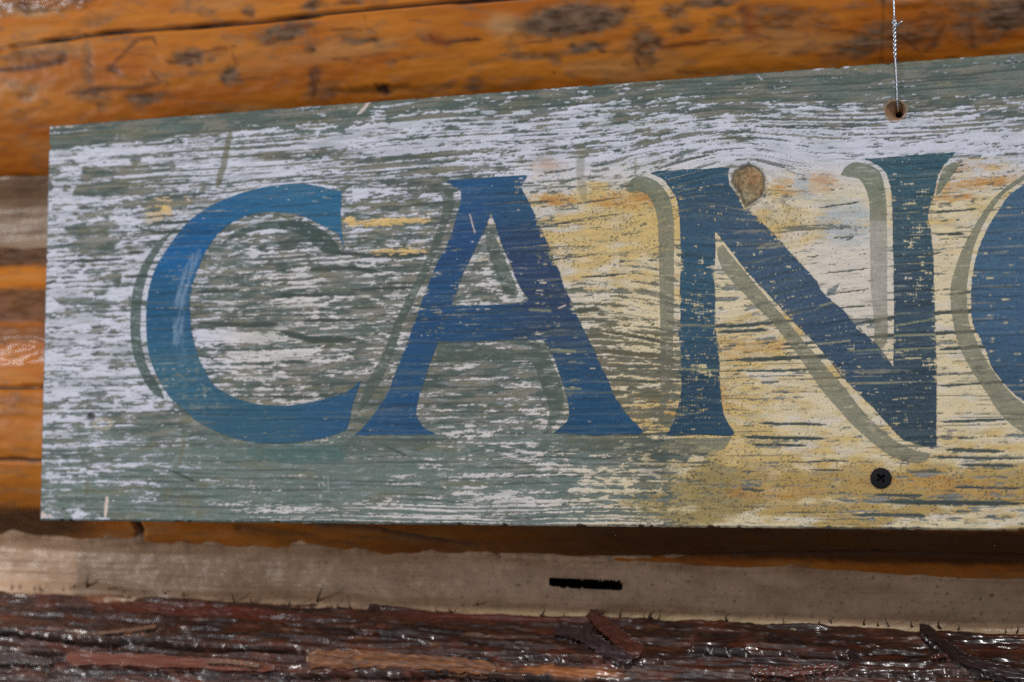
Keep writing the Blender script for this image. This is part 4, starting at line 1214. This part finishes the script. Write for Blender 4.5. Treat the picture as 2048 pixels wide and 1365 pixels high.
A_OUT = [(893.6, 364), (903, 361.6), (941, 358), (975, 356.5), (1012.6, 353), (1043.4, 351), (1055, 351.5), (1048.6, 363), (1043.4, 373.6), (1046.9, 385.5), (1055.4, 399), (1072.5, 437), (1089.6, 474.5), (1105, 512), (1118.7, 543),
         (1129, 577), (1144.4, 604.5), (1153, 628.4), (1170, 666), (1185.4, 693.4), (1197.4, 724), (1214.5, 757), (1228, 790.5), (1245, 818), (1266, 842), (1286.3, 861), (1279.5, 868), (1231.6, 869), (1183.7, 871), (1146, 868.5),
         (1107, 867), (1129, 848.7), (1137.5, 835), (1137.5, 814.5), (1132.4, 790.5), (1122, 756), (1108.4, 718.7), (1091.3, 684.5), (1084.5, 681), (1026.3, 680.4), (957.9, 682.4), (875.8, 684.5), (869, 705), (858.7, 729),
         (848.4, 763), (838, 794), (833, 824.7), (838, 841.8), (851.8, 859), (870, 868), (821, 870), (752.6, 871), (710, 870), (732, 848.7), (752.6, 821.3), (769.7, 797.4), (780, 776.8), (790.3, 746), (804, 715), (817.6, 677.6),
         (831.3, 636), (848.4, 590.8), (862, 556.6), (875.8, 522.4), (893, 491.6), (905, 460.8), (915, 426.6), (922, 399), (920, 382), (910, 373.6)]
A_IN = [(982, 426.6), (992, 454), (1005.8, 495), (1019.5, 525.8), (1029.7, 553), (1043.4, 580.5), (1057, 596), (1053.7, 604.5), (1009, 609.6), (940.8, 611.3), (903, 610.6), (913.4, 584), (923.7, 553), (940.8, 519), (958, 481.3), (971.6, 454)]
N_OUT = [(1301, 347), (1314.6, 342.6), (1367.4, 339.7), (1406.6, 337.7), (1445.7, 335.8), (1461, 336), (1455, 348), (1459, 364), (1469, 384), (1492.7, 409), (1504.4, 424.8), (1531.8, 454), (1555.3, 475.7), (1572.9, 497), (1602.3, 528.5),
         (1633.7, 563), (1640, 578), (1652, 592), (1668, 606), (1688, 622), (1702, 640), (1724, 660.5), (1738, 676), (1755, 691), (1770, 712), (1787, 734), (1788, 640), (1787.6, 567), (1786, 476), (1784, 401), (1780.8, 373.7), (1772, 346), (1758.5, 332.6),
         (1730, 318), (1792.8, 313.8), (1861, 308.7), (1910, 306), (1895.4, 322), (1881.7, 339.5), (1873, 363.4), (1868, 390.8), (1861, 408), (1856, 435), (1861, 459), (1866, 510.5), (1868, 567), (1869.7, 640), (1873, 742.6), (1873, 811),
         (1873, 893), (1861, 895), (1827, 886), (1806.4, 879.5), (1779, 852), (1744.9, 814.5), (1717.5, 787), (1690, 759.7), (1669.6, 735.8), (1649, 708.4), (1621.7, 677.6), (1597.7, 655), (1584, 640), (1530, 582), (1484.8, 532.4), (1465, 505),
         (1445.7, 481.6), (1431, 463), (1430, 476), (1431, 501), (1428, 544), (1430, 590), (1431, 647), (1438.7, 725.5), (1440.4, 776.8), (1447, 824.7), (1457.5, 848.7), (1469, 866), (1464, 872), (1416, 870), (1348, 872.5), (1331, 873),
         (1348, 843), (1358, 804), (1364, 770), (1358, 742.6), (1361.7, 708), (1358, 674), (1361, 640), (1360, 590), (1360.6, 547), (1361.5, 495), (1359.6, 446), (1356.6, 413), (1351.8, 393.5), (1344, 381.8), (1334, 368), (1324.4, 356.3), (1308.7, 350.5)]
O_L = [(2048, 370), (2018.5, 391), (1994.6, 425), (1977.5, 452.4), (1960, 490), (1950, 524), (1943, 567), (1942, 605), (1945, 645), (1962, 680), (1974, 708), (1984.4, 735.8), (2008, 766.6), (2032, 790.5), (2062, 812)]
O_OUT = O_L + [(2110, 850), (2180, 880), (2250, 890), (2330, 880), (2420, 845), (2490, 780), (2535, 690), (2550, 590), (2535, 490), (2490, 400), (2420, 335), (2330, 300), (2250, 292), (2170, 300), (2100, 330)]
O_IN = [(2250, 350), (2180, 375), (2120, 430), (2085, 510), (2075, 590), (2085, 680), (2120, 760), (2180, 815), (2250, 835), (2320, 815), (2375, 760), (2405, 680), (2412, 590), (2400, 500), (2370, 430), (2320, 375)]

T_G, T_G2 = lin(92, 104, 95, K), lin(116, 114, 98, K)
LIFT_G, LIFT_B = 0.00007, 0.00016
# drop shades first (a coat of green grey), then the blue letters over them
SH_C = [[(364, 447), (342, 463), (318, 484), (298, 508), (280.5, 538.7), (270, 566), (263.4, 597), (260.7, 635), (261, 660.5), (263.4, 691), (270, 722), (280.5, 746), (291, 766.6), (309, 790), (330, 800), (318, 773), (301, 746), (291, 722),
         (284, 691), (281, 660), (282, 620), (285, 590), (291, 562.6), (299, 537), (315, 508), (335, 477), (356, 456)],
        [(492, 894), (560, 898), (640, 894), (691, 884), (692, 905), (684, 926), (600, 928), (540, 924), (500, 914)],
        [(438, 494), (462, 470), (489, 455), (530, 444.6), (575, 441), (612, 446), (643, 460), (670.5, 484), (684, 508), (650, 506), (629.5, 491), (602, 470), (564.5, 459), (520, 461), (479, 472)]]
SH_A = [[(858.7, 374), (872.4, 368), (889.5, 370), (903, 382), (908, 399), (905, 419.7), (889.5, 460.8), (872.4, 505), (852, 553), (828, 601), (807.4, 642), (797, 676), (780, 721), (759.5, 767), (752.6, 774), (739, 800.8), (716, 826),
         (728.7, 776.8), (749, 739), (769.7, 701.6), (783.4, 660.5), (804, 614.7), (824.5, 573.7), (845, 532.6), (862, 495), (875.8, 454), (886, 416), (884.3, 394), (872.4, 384), (858.7, 380.4)],
        [(971.6, 467.6), (985, 464), (999, 491.6), (1012.6, 525.8), (1026.3, 560), (1038, 588), (1012.6, 590.8), (999, 563.4), (985, 525.8), (971.6, 491.6)],
        [(873, 692), (1054, 700), (1076, 690), (1094.7, 708), (1111.8, 742.6), (1125.5, 783.7), (1123.8, 818), (1111.8, 845), (1088, 870), (1098, 831.6), (1094.7, 804), (1081, 766.6), (1067.4, 729), (1050, 721), (872, 722)],
        [(677.4, 907), (687.6, 886), (704.7, 876), (790, 877), (869, 876), (872, 890), (840, 898), (760, 905)],
        [(1065.7, 903.4), (1076, 881), (1129, 879.5), (1210, 879), (1300, 876), (1318, 888), (1318, 903), (1240, 904), (1163, 905), (1110, 903)]]
SH_N = [[(1251, 380), (1261.7, 360), (1275.4, 353.4), (1293, 354.4), (1314.6, 364), (1330, 381.8), (1340, 399.4), (1345.9, 426.8), (1347.8, 475.7), (1347.8, 547), (1347, 640), (1344, 730), (1338, 790), (1320.5, 845), (1312, 862),
         (1320.5, 811), (1320.5, 674), (1318.5, 547), (1317.5, 475.7), (1312.6, 424.8), (1304.8, 405), (1293, 389.6), (1277, 382.5), (1262, 386)],
        [(1434, 495), (1445.7, 490), (1465, 515), (1483, 536), (1530, 592), (1567, 634), (1594, 667), (1638.8, 718.7), (1656, 739), (1690, 777), (1724, 821), (1758.5, 855.5), (1792.7, 883), (1827, 900), (1861, 907), (1854, 920.5), (1833.8, 927),
         (1792.7, 917), (1758.5, 896.6), (1710.6, 855.5), (1676.4, 818), (1649, 787), (1621.7, 749.5), (1594, 708), (1567, 674), (1539.6, 640), (1490, 590), (1452, 548), (1437, 520)],
        [(1681, 350), (1690, 336), (1707, 325.8), (1734.6, 329), (1758.5, 343), (1767, 367), (1772, 397.6), (1774, 480), (1774, 567), (1775, 640), (1774, 680), (1764, 698), (1748, 690), (1748, 640), (1741.4, 567), (1739.7, 442), (1738, 401), (1727.7, 370),
         (1714, 356.6), (1690, 353)],
        [(1888.5, 336), (1909, 326), (1917.6, 332.6), (1895.4, 363.4), (1881.7, 384), (1871.4, 393), (1876.6, 367)],
        [(1325, 888), (1348, 877), (1416, 877), (1464.3, 874), (1447, 898), (1416.4, 907), (1348, 908.5), (1325, 903)]]
SH_O = [[(2062, 340), (2018.5, 370), (1991, 394), (1963.8, 428.4), (1943, 462.6), (1926, 497), (1912.5, 531), (1902, 570), (1901, 605), (1905.7, 640), (1912.5, 674), (1926, 708.4), (1946.7, 746), (1974, 787), (1998, 824.7), (2022, 848.7), (2062, 876),
         (2062, 826), (2022, 787), (1991, 749.5), (1967, 712), (1952, 680), (1938, 645), (1934, 605), (1934.5, 567), (1941, 526), (1949, 491), (1964, 455), (1984, 420), (2010, 386), (2052, 357)]]


def shade_group(loops, tint, strength, seed, parts_label):
    for k, P in enumerate(loops):
        film("letter_shade", [P], green_fn(strength * (.62 if (seed == 620 and k >= 3) else .5 if (seed == 600 and k == 1) else 1), lin(70, 104, 102, K) if (seed == 600 and k == 1) else tint), LIFT_G, M_BOARD, 0.8, 0.0005, seed + k)


shade_group(SH_C, lin(74, 88, 84, K), .97, 600, "")
shade_group(SH_A, lin(90, 100, 93, K), .93, 620, "")
shade_group(SH_N, T_G2, .93, 640, "")
shade_group(SH_O, T_G2, .93, 660, "")

film("letter", [C_OUT], c_fn, LIFT_B, M_LETTER, 0.5, 0.00042, 700)["label"] = "bright blue painted letter C"
film("letter", [A_OUT, A_IN], blue_fn([(1050, 380, 30, 35, .45), (900, 540, 70, 80, .30), (1110, 560, 40, 60, .50), (1090, 690, 60, 60, .30), (1140, 770, 40, 60, .28), (860, 620, 40, 60, .3), (1190, 720, 30, 60, .35), (960, 640, 120, 40, .15)], .05, 0, (([(1062, 375), (1090, 475), (1120, 545), (1150, 620), (1190, 705), (1215, 760)], 16, .62), ([(905, 465), (870, 540), (840, 615), (800, 720)], 10, .45), ([(992, 454), (1045, 585)], 8, .4))),
     LIFT_B, M_LETTER, 1.3, 0.00042, 710)["label"] = "blue painted letter A with worn right leg"
film("letter", [N_OUT], blue_fn([(1400, 600, 60, 110, .36), (1400, 760, 60, 60, .42), (1435, 530, 16, 60, .5), (1840, 480, 40, 120, .42), (1830, 710, 50, 60, .30), (1810, 850, 60, 50, .24), (1560, 500, 120, 80, .10), (1700, 690, 70, 60, .22),
                                 (1375, 830, 40, 40, .3)], .06, .24, (([(1432, 500), (1432, 650), (1440, 770)], 13, .62), ([(1361, 480), (1360, 640), (1360, 800)], 12, .6), ([(1505, 425), (1575, 497), (1635, 565), (1705, 640), (1786, 735)], 10, .5), ([(1465, 505), (1600, 655), (1720, 787)], 10, .5), ([(1868, 420), (1868, 640), (1872, 760)], 12, .55), ([(1786, 480), (1787, 720)], 8, .45))), LIFT_B, M_LETTER, 1.3, 0.00042, 720)["label"] = "dark navy painted letter N"
film("letter", [O_OUT, O_IN], blue_fn([(1960, 600, 40, 160, .36), (2040, 700, 60, 100, .2)], .08), LIFT_B, M_LETTER, 1.3, 0.0006, 730)["label"] = "navy painted letter O cut by the picture edge"


# ---- knot in the wood
def knot_fn(x, z, under):
    px, py = project(x, 0 * x, z)
    xm, zm = x * 1000, z * 1000
    e = 5 * fbm(xm / 2.2, zm / 2.2, 801, 3)
    c = mixc(lin(152, 131, 98, K), lin(120, 99, 72, K), ss(-.3, .3, fbm(xm / 2.5, zm / 2, 803, 4)))
    c = mixc(c, lin(150, 156, 140, K), .4 * ell(px + 2 * e, py + 2 * e, 1490, 394, 14, 11, 0, .7))
    c = mixc(c, lin(168, 118, 84, K), .55 * ell(px + e, py + e, 1508, 356, 13, 12, 0, .6))
    sd = poly_sd(px, py, KNOT) + 1.1 * e
    wr = np.where(px > 1500, 8, 9.5)
    ring_ = 1 - ss(wr * .6, wr * 1.3, sd)
    ring_ = np.maximum(ring_, .75 * ss(1486, 1470, px + 2 * e) * ss(-.25, .2, fbm(xm / 1.6, zm / 1.4, 811, 3)))
    c = mixc(c, lin(64, 61, 54, K), .92 * ring_)
    rad = np.hypot(px - 1500, (py - 372) * .8)
    c = mixc(c, lin(92, 78, 56, K), .5 * ss(.15, .5, np.sin(rad * .55 + 1.2 * e)) * (1 - ring_))
    up = ell(px + e, py + e, 1474, 350, 12, 18, .4, .5)
    c = mixc(c, lin(122, 114, 86, K), .5 * up * ss(-.1, .3, fbm(xm / 1.5, zm / 1.2, 807, 3)))
    c = mixc(under, c, ss(-2, 7, poly_sd(px, py, KNOT) + .6 * e))
    return c * (1 + .18 * fbm(xm / 1.1, zm / .9, 809, 2))[..., None]


KNOT = [(1498, 320), (1508, 328), (1520, 334), (1530, 345), (1534, 360), (1533, 378), (1528, 393), (1518, 404), (1506, 411), (1498, 416), (1491, 419), (1486, 413), (1480, 402), (1476, 388), (1466, 378), (1459, 366), (1461, 350), (1468, 339), (1480, 331), (1490, 328)]
film("knot", [KNOT], knot_fn, 0.00020, M_BOARD, 2.2, 0.0004, 740)["label"] = "oval tan wood knot with dark rim at the top of N"

# ---- drilled hole for the wire: a countersunk cone and a bore
seg = 40
prof = [(.00455, -.00004), (.0042, -.00008), (.0038, .0006), (.0026, .0028), (.0013, .0048), (.00115, .0060), (.0011, .0165)]
a = np.linspace(0, 2 * np.pi, seg, endpoint=False)
V = []
for k, (r, y) in enumerate(prof):
    off = np.array([0.00095, 0, -0.0006]) * min(1, max(0, (y + .0001) / .0048))
    wobr = 1 + .05 * np.sin(a * 3 + 1) * (k < 3) + .04 * np.sin(a * 7) * (k < 2)
    V.append(np.stack([hole_c[0] + off[0] + r * wobr * np.cos(a), np.full(seg, y), hole_c[2] + off[2] + r * wobr * np.sin(a)], -1))
V = np.concatenate(V)
F = [grid_faces(len(prof), seg, True), (np.arange(seg) + (len(prof) - 1) * seg)[None]]
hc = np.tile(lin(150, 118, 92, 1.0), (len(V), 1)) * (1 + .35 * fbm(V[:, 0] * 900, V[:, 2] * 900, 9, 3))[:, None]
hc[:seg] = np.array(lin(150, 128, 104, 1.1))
hc[-2 * seg:] *= .35  # shade inside the hole put into its colour, darkest in the bore
obj("drilled_hole", mesh_from("drilled_hole", V, F, np.clip(hc, .01, 1)), M_BOARD, sign)

# ---- black cross head screw
nr, na = 34, 120
r = np.linspace(0.00002, 1, nr) * 0.00425
a = np.linspace(0, 2 * np.pi, na, endpoint=False)
R_, A_ = np.meshgrid(r, a, indexing='ij')
xx, zz = R_ * np.cos(A_), R_ * np.sin(A_)
y = -0.0010 + 0.0004 * (R_ / .00425) ** 2 + 0.0009 * ss(.0038, .00425, R_)
an = math.radians(40)
u_, v_ = xx * math.cos(an) + zz * math.sin(an), -xx * math.sin(an) + zz * math.cos(an)
cross = np.maximum((1 - ss(.00034, .00052, np.abs(v_))) * (1 - ss(.0016, .0019, np.abs(u_))), (1 - ss(.00034, .00052, np.abs(u_))) * (1 - ss(.0016, .0019, np.abs(v_))))
cross = np.maximum(cross, 1 - ss(.0006, .0009, R_))
y = y + cross * .0016
V = np.stack([screw_c[0] + xx, y, screw_c[2] + zz], -1).reshape(-1, 3)
Vb = V[-na:].copy()
Vb[:, 1] = .0012
V2 = np.concatenate([V, Vb])
F = np.concatenate([grid_faces(nr, na, True)[:, ::-1], grid_faces(2, na, True)[:, ::-1] + (nr - 1) * na])
obj("screw", mesh_from("screw", V2, F), M_SCREW, sign)["label"] = "black cross head screw set in the board below N"

# ------------------------------------------------------------------ the hanging wire
wire = thing("hanging_wire", "thin twisted galvanised wire running up from the drilled hole in the sign", "wire")


def wp(px, py, y):
    p = on_plane(px, py, y)
    return p


RW = 0.00046
main = [wp(1797, 228, .006), wp(1796.5, 222, .0028), wp(1796, 212, .0006), wp(1795, 198, -.0007), wp(1793.5, 170, -.0008), wp(1792, 140, -.0008), wp(1790.5, 118, -.0008)]
main = np.array(main)
t = np.linspace(0, len(main) - 1, 60)
low = np.stack([np.interp(t, np.arange(len(main)), main[:, k]) for k in range(3)], -1)
zlo, zhi = wp(1790.5, 118, -.0008), wp(1789, 44, -.0008)
s = np.linspace(0, 1, 160)
axis = zlo + (zhi - zlo) * s[:, None]
ph = 2 * np.pi * 4.3 * s ** 1.1
amp = 0.00040 * np.clip(s * 12, 0, 1) * np.clip((1 - s) * 20, 0.0, 1)
h1 = axis + np.stack([amp * np.cos(ph), amp * np.sin(ph), 0 * s], -1)
h2 = axis - np.stack([amp * np.cos(ph), amp * np.sin(ph), 0 * s], -1)
upend = np.array([wp(1788.5, 30, -.0008), wp(1787.5, 0, -.0006), wp(1785, -90, .0), wp(1780, -330, .004)])
p1 = np.concatenate([low, h1[1:], upend])
V, F = tube(p1, RW, 10)
obj("strand", mesh_from("strand", V, F), M_WIRE, wire)
tail = np.array([h2[-1], wp(1793, 53, -.0017), wp(1799, 47, -.0021), wp(1806, 42, -.0023)])
# the second strand: comes back up from behind the board edge, wraps and ends in a tail
back = np.array([wp(1794.5, 128, .003), wp(1793.5, 119, .0012)])
kn_ = np.array([zhi + np.array([.00085 * math.cos(q), .00085 * math.sin(q) - .0001, -.0012 + .00022 * q]) for q in np.linspace(0, 2 * np.pi * 1.4, 24)])
p2 = np.concatenate([back, h2[2:-2], kn_, tail[1:]])
V, F = tube(p2, np.concatenate([np.full(len(p2) - 3, RW), [RW, RW * .9, RW * .5]]), 10)
obj("strand", mesh_from("strand", V, F), M_WIRE, wire)["label"] = "end of wire wrapped round and sticking out"
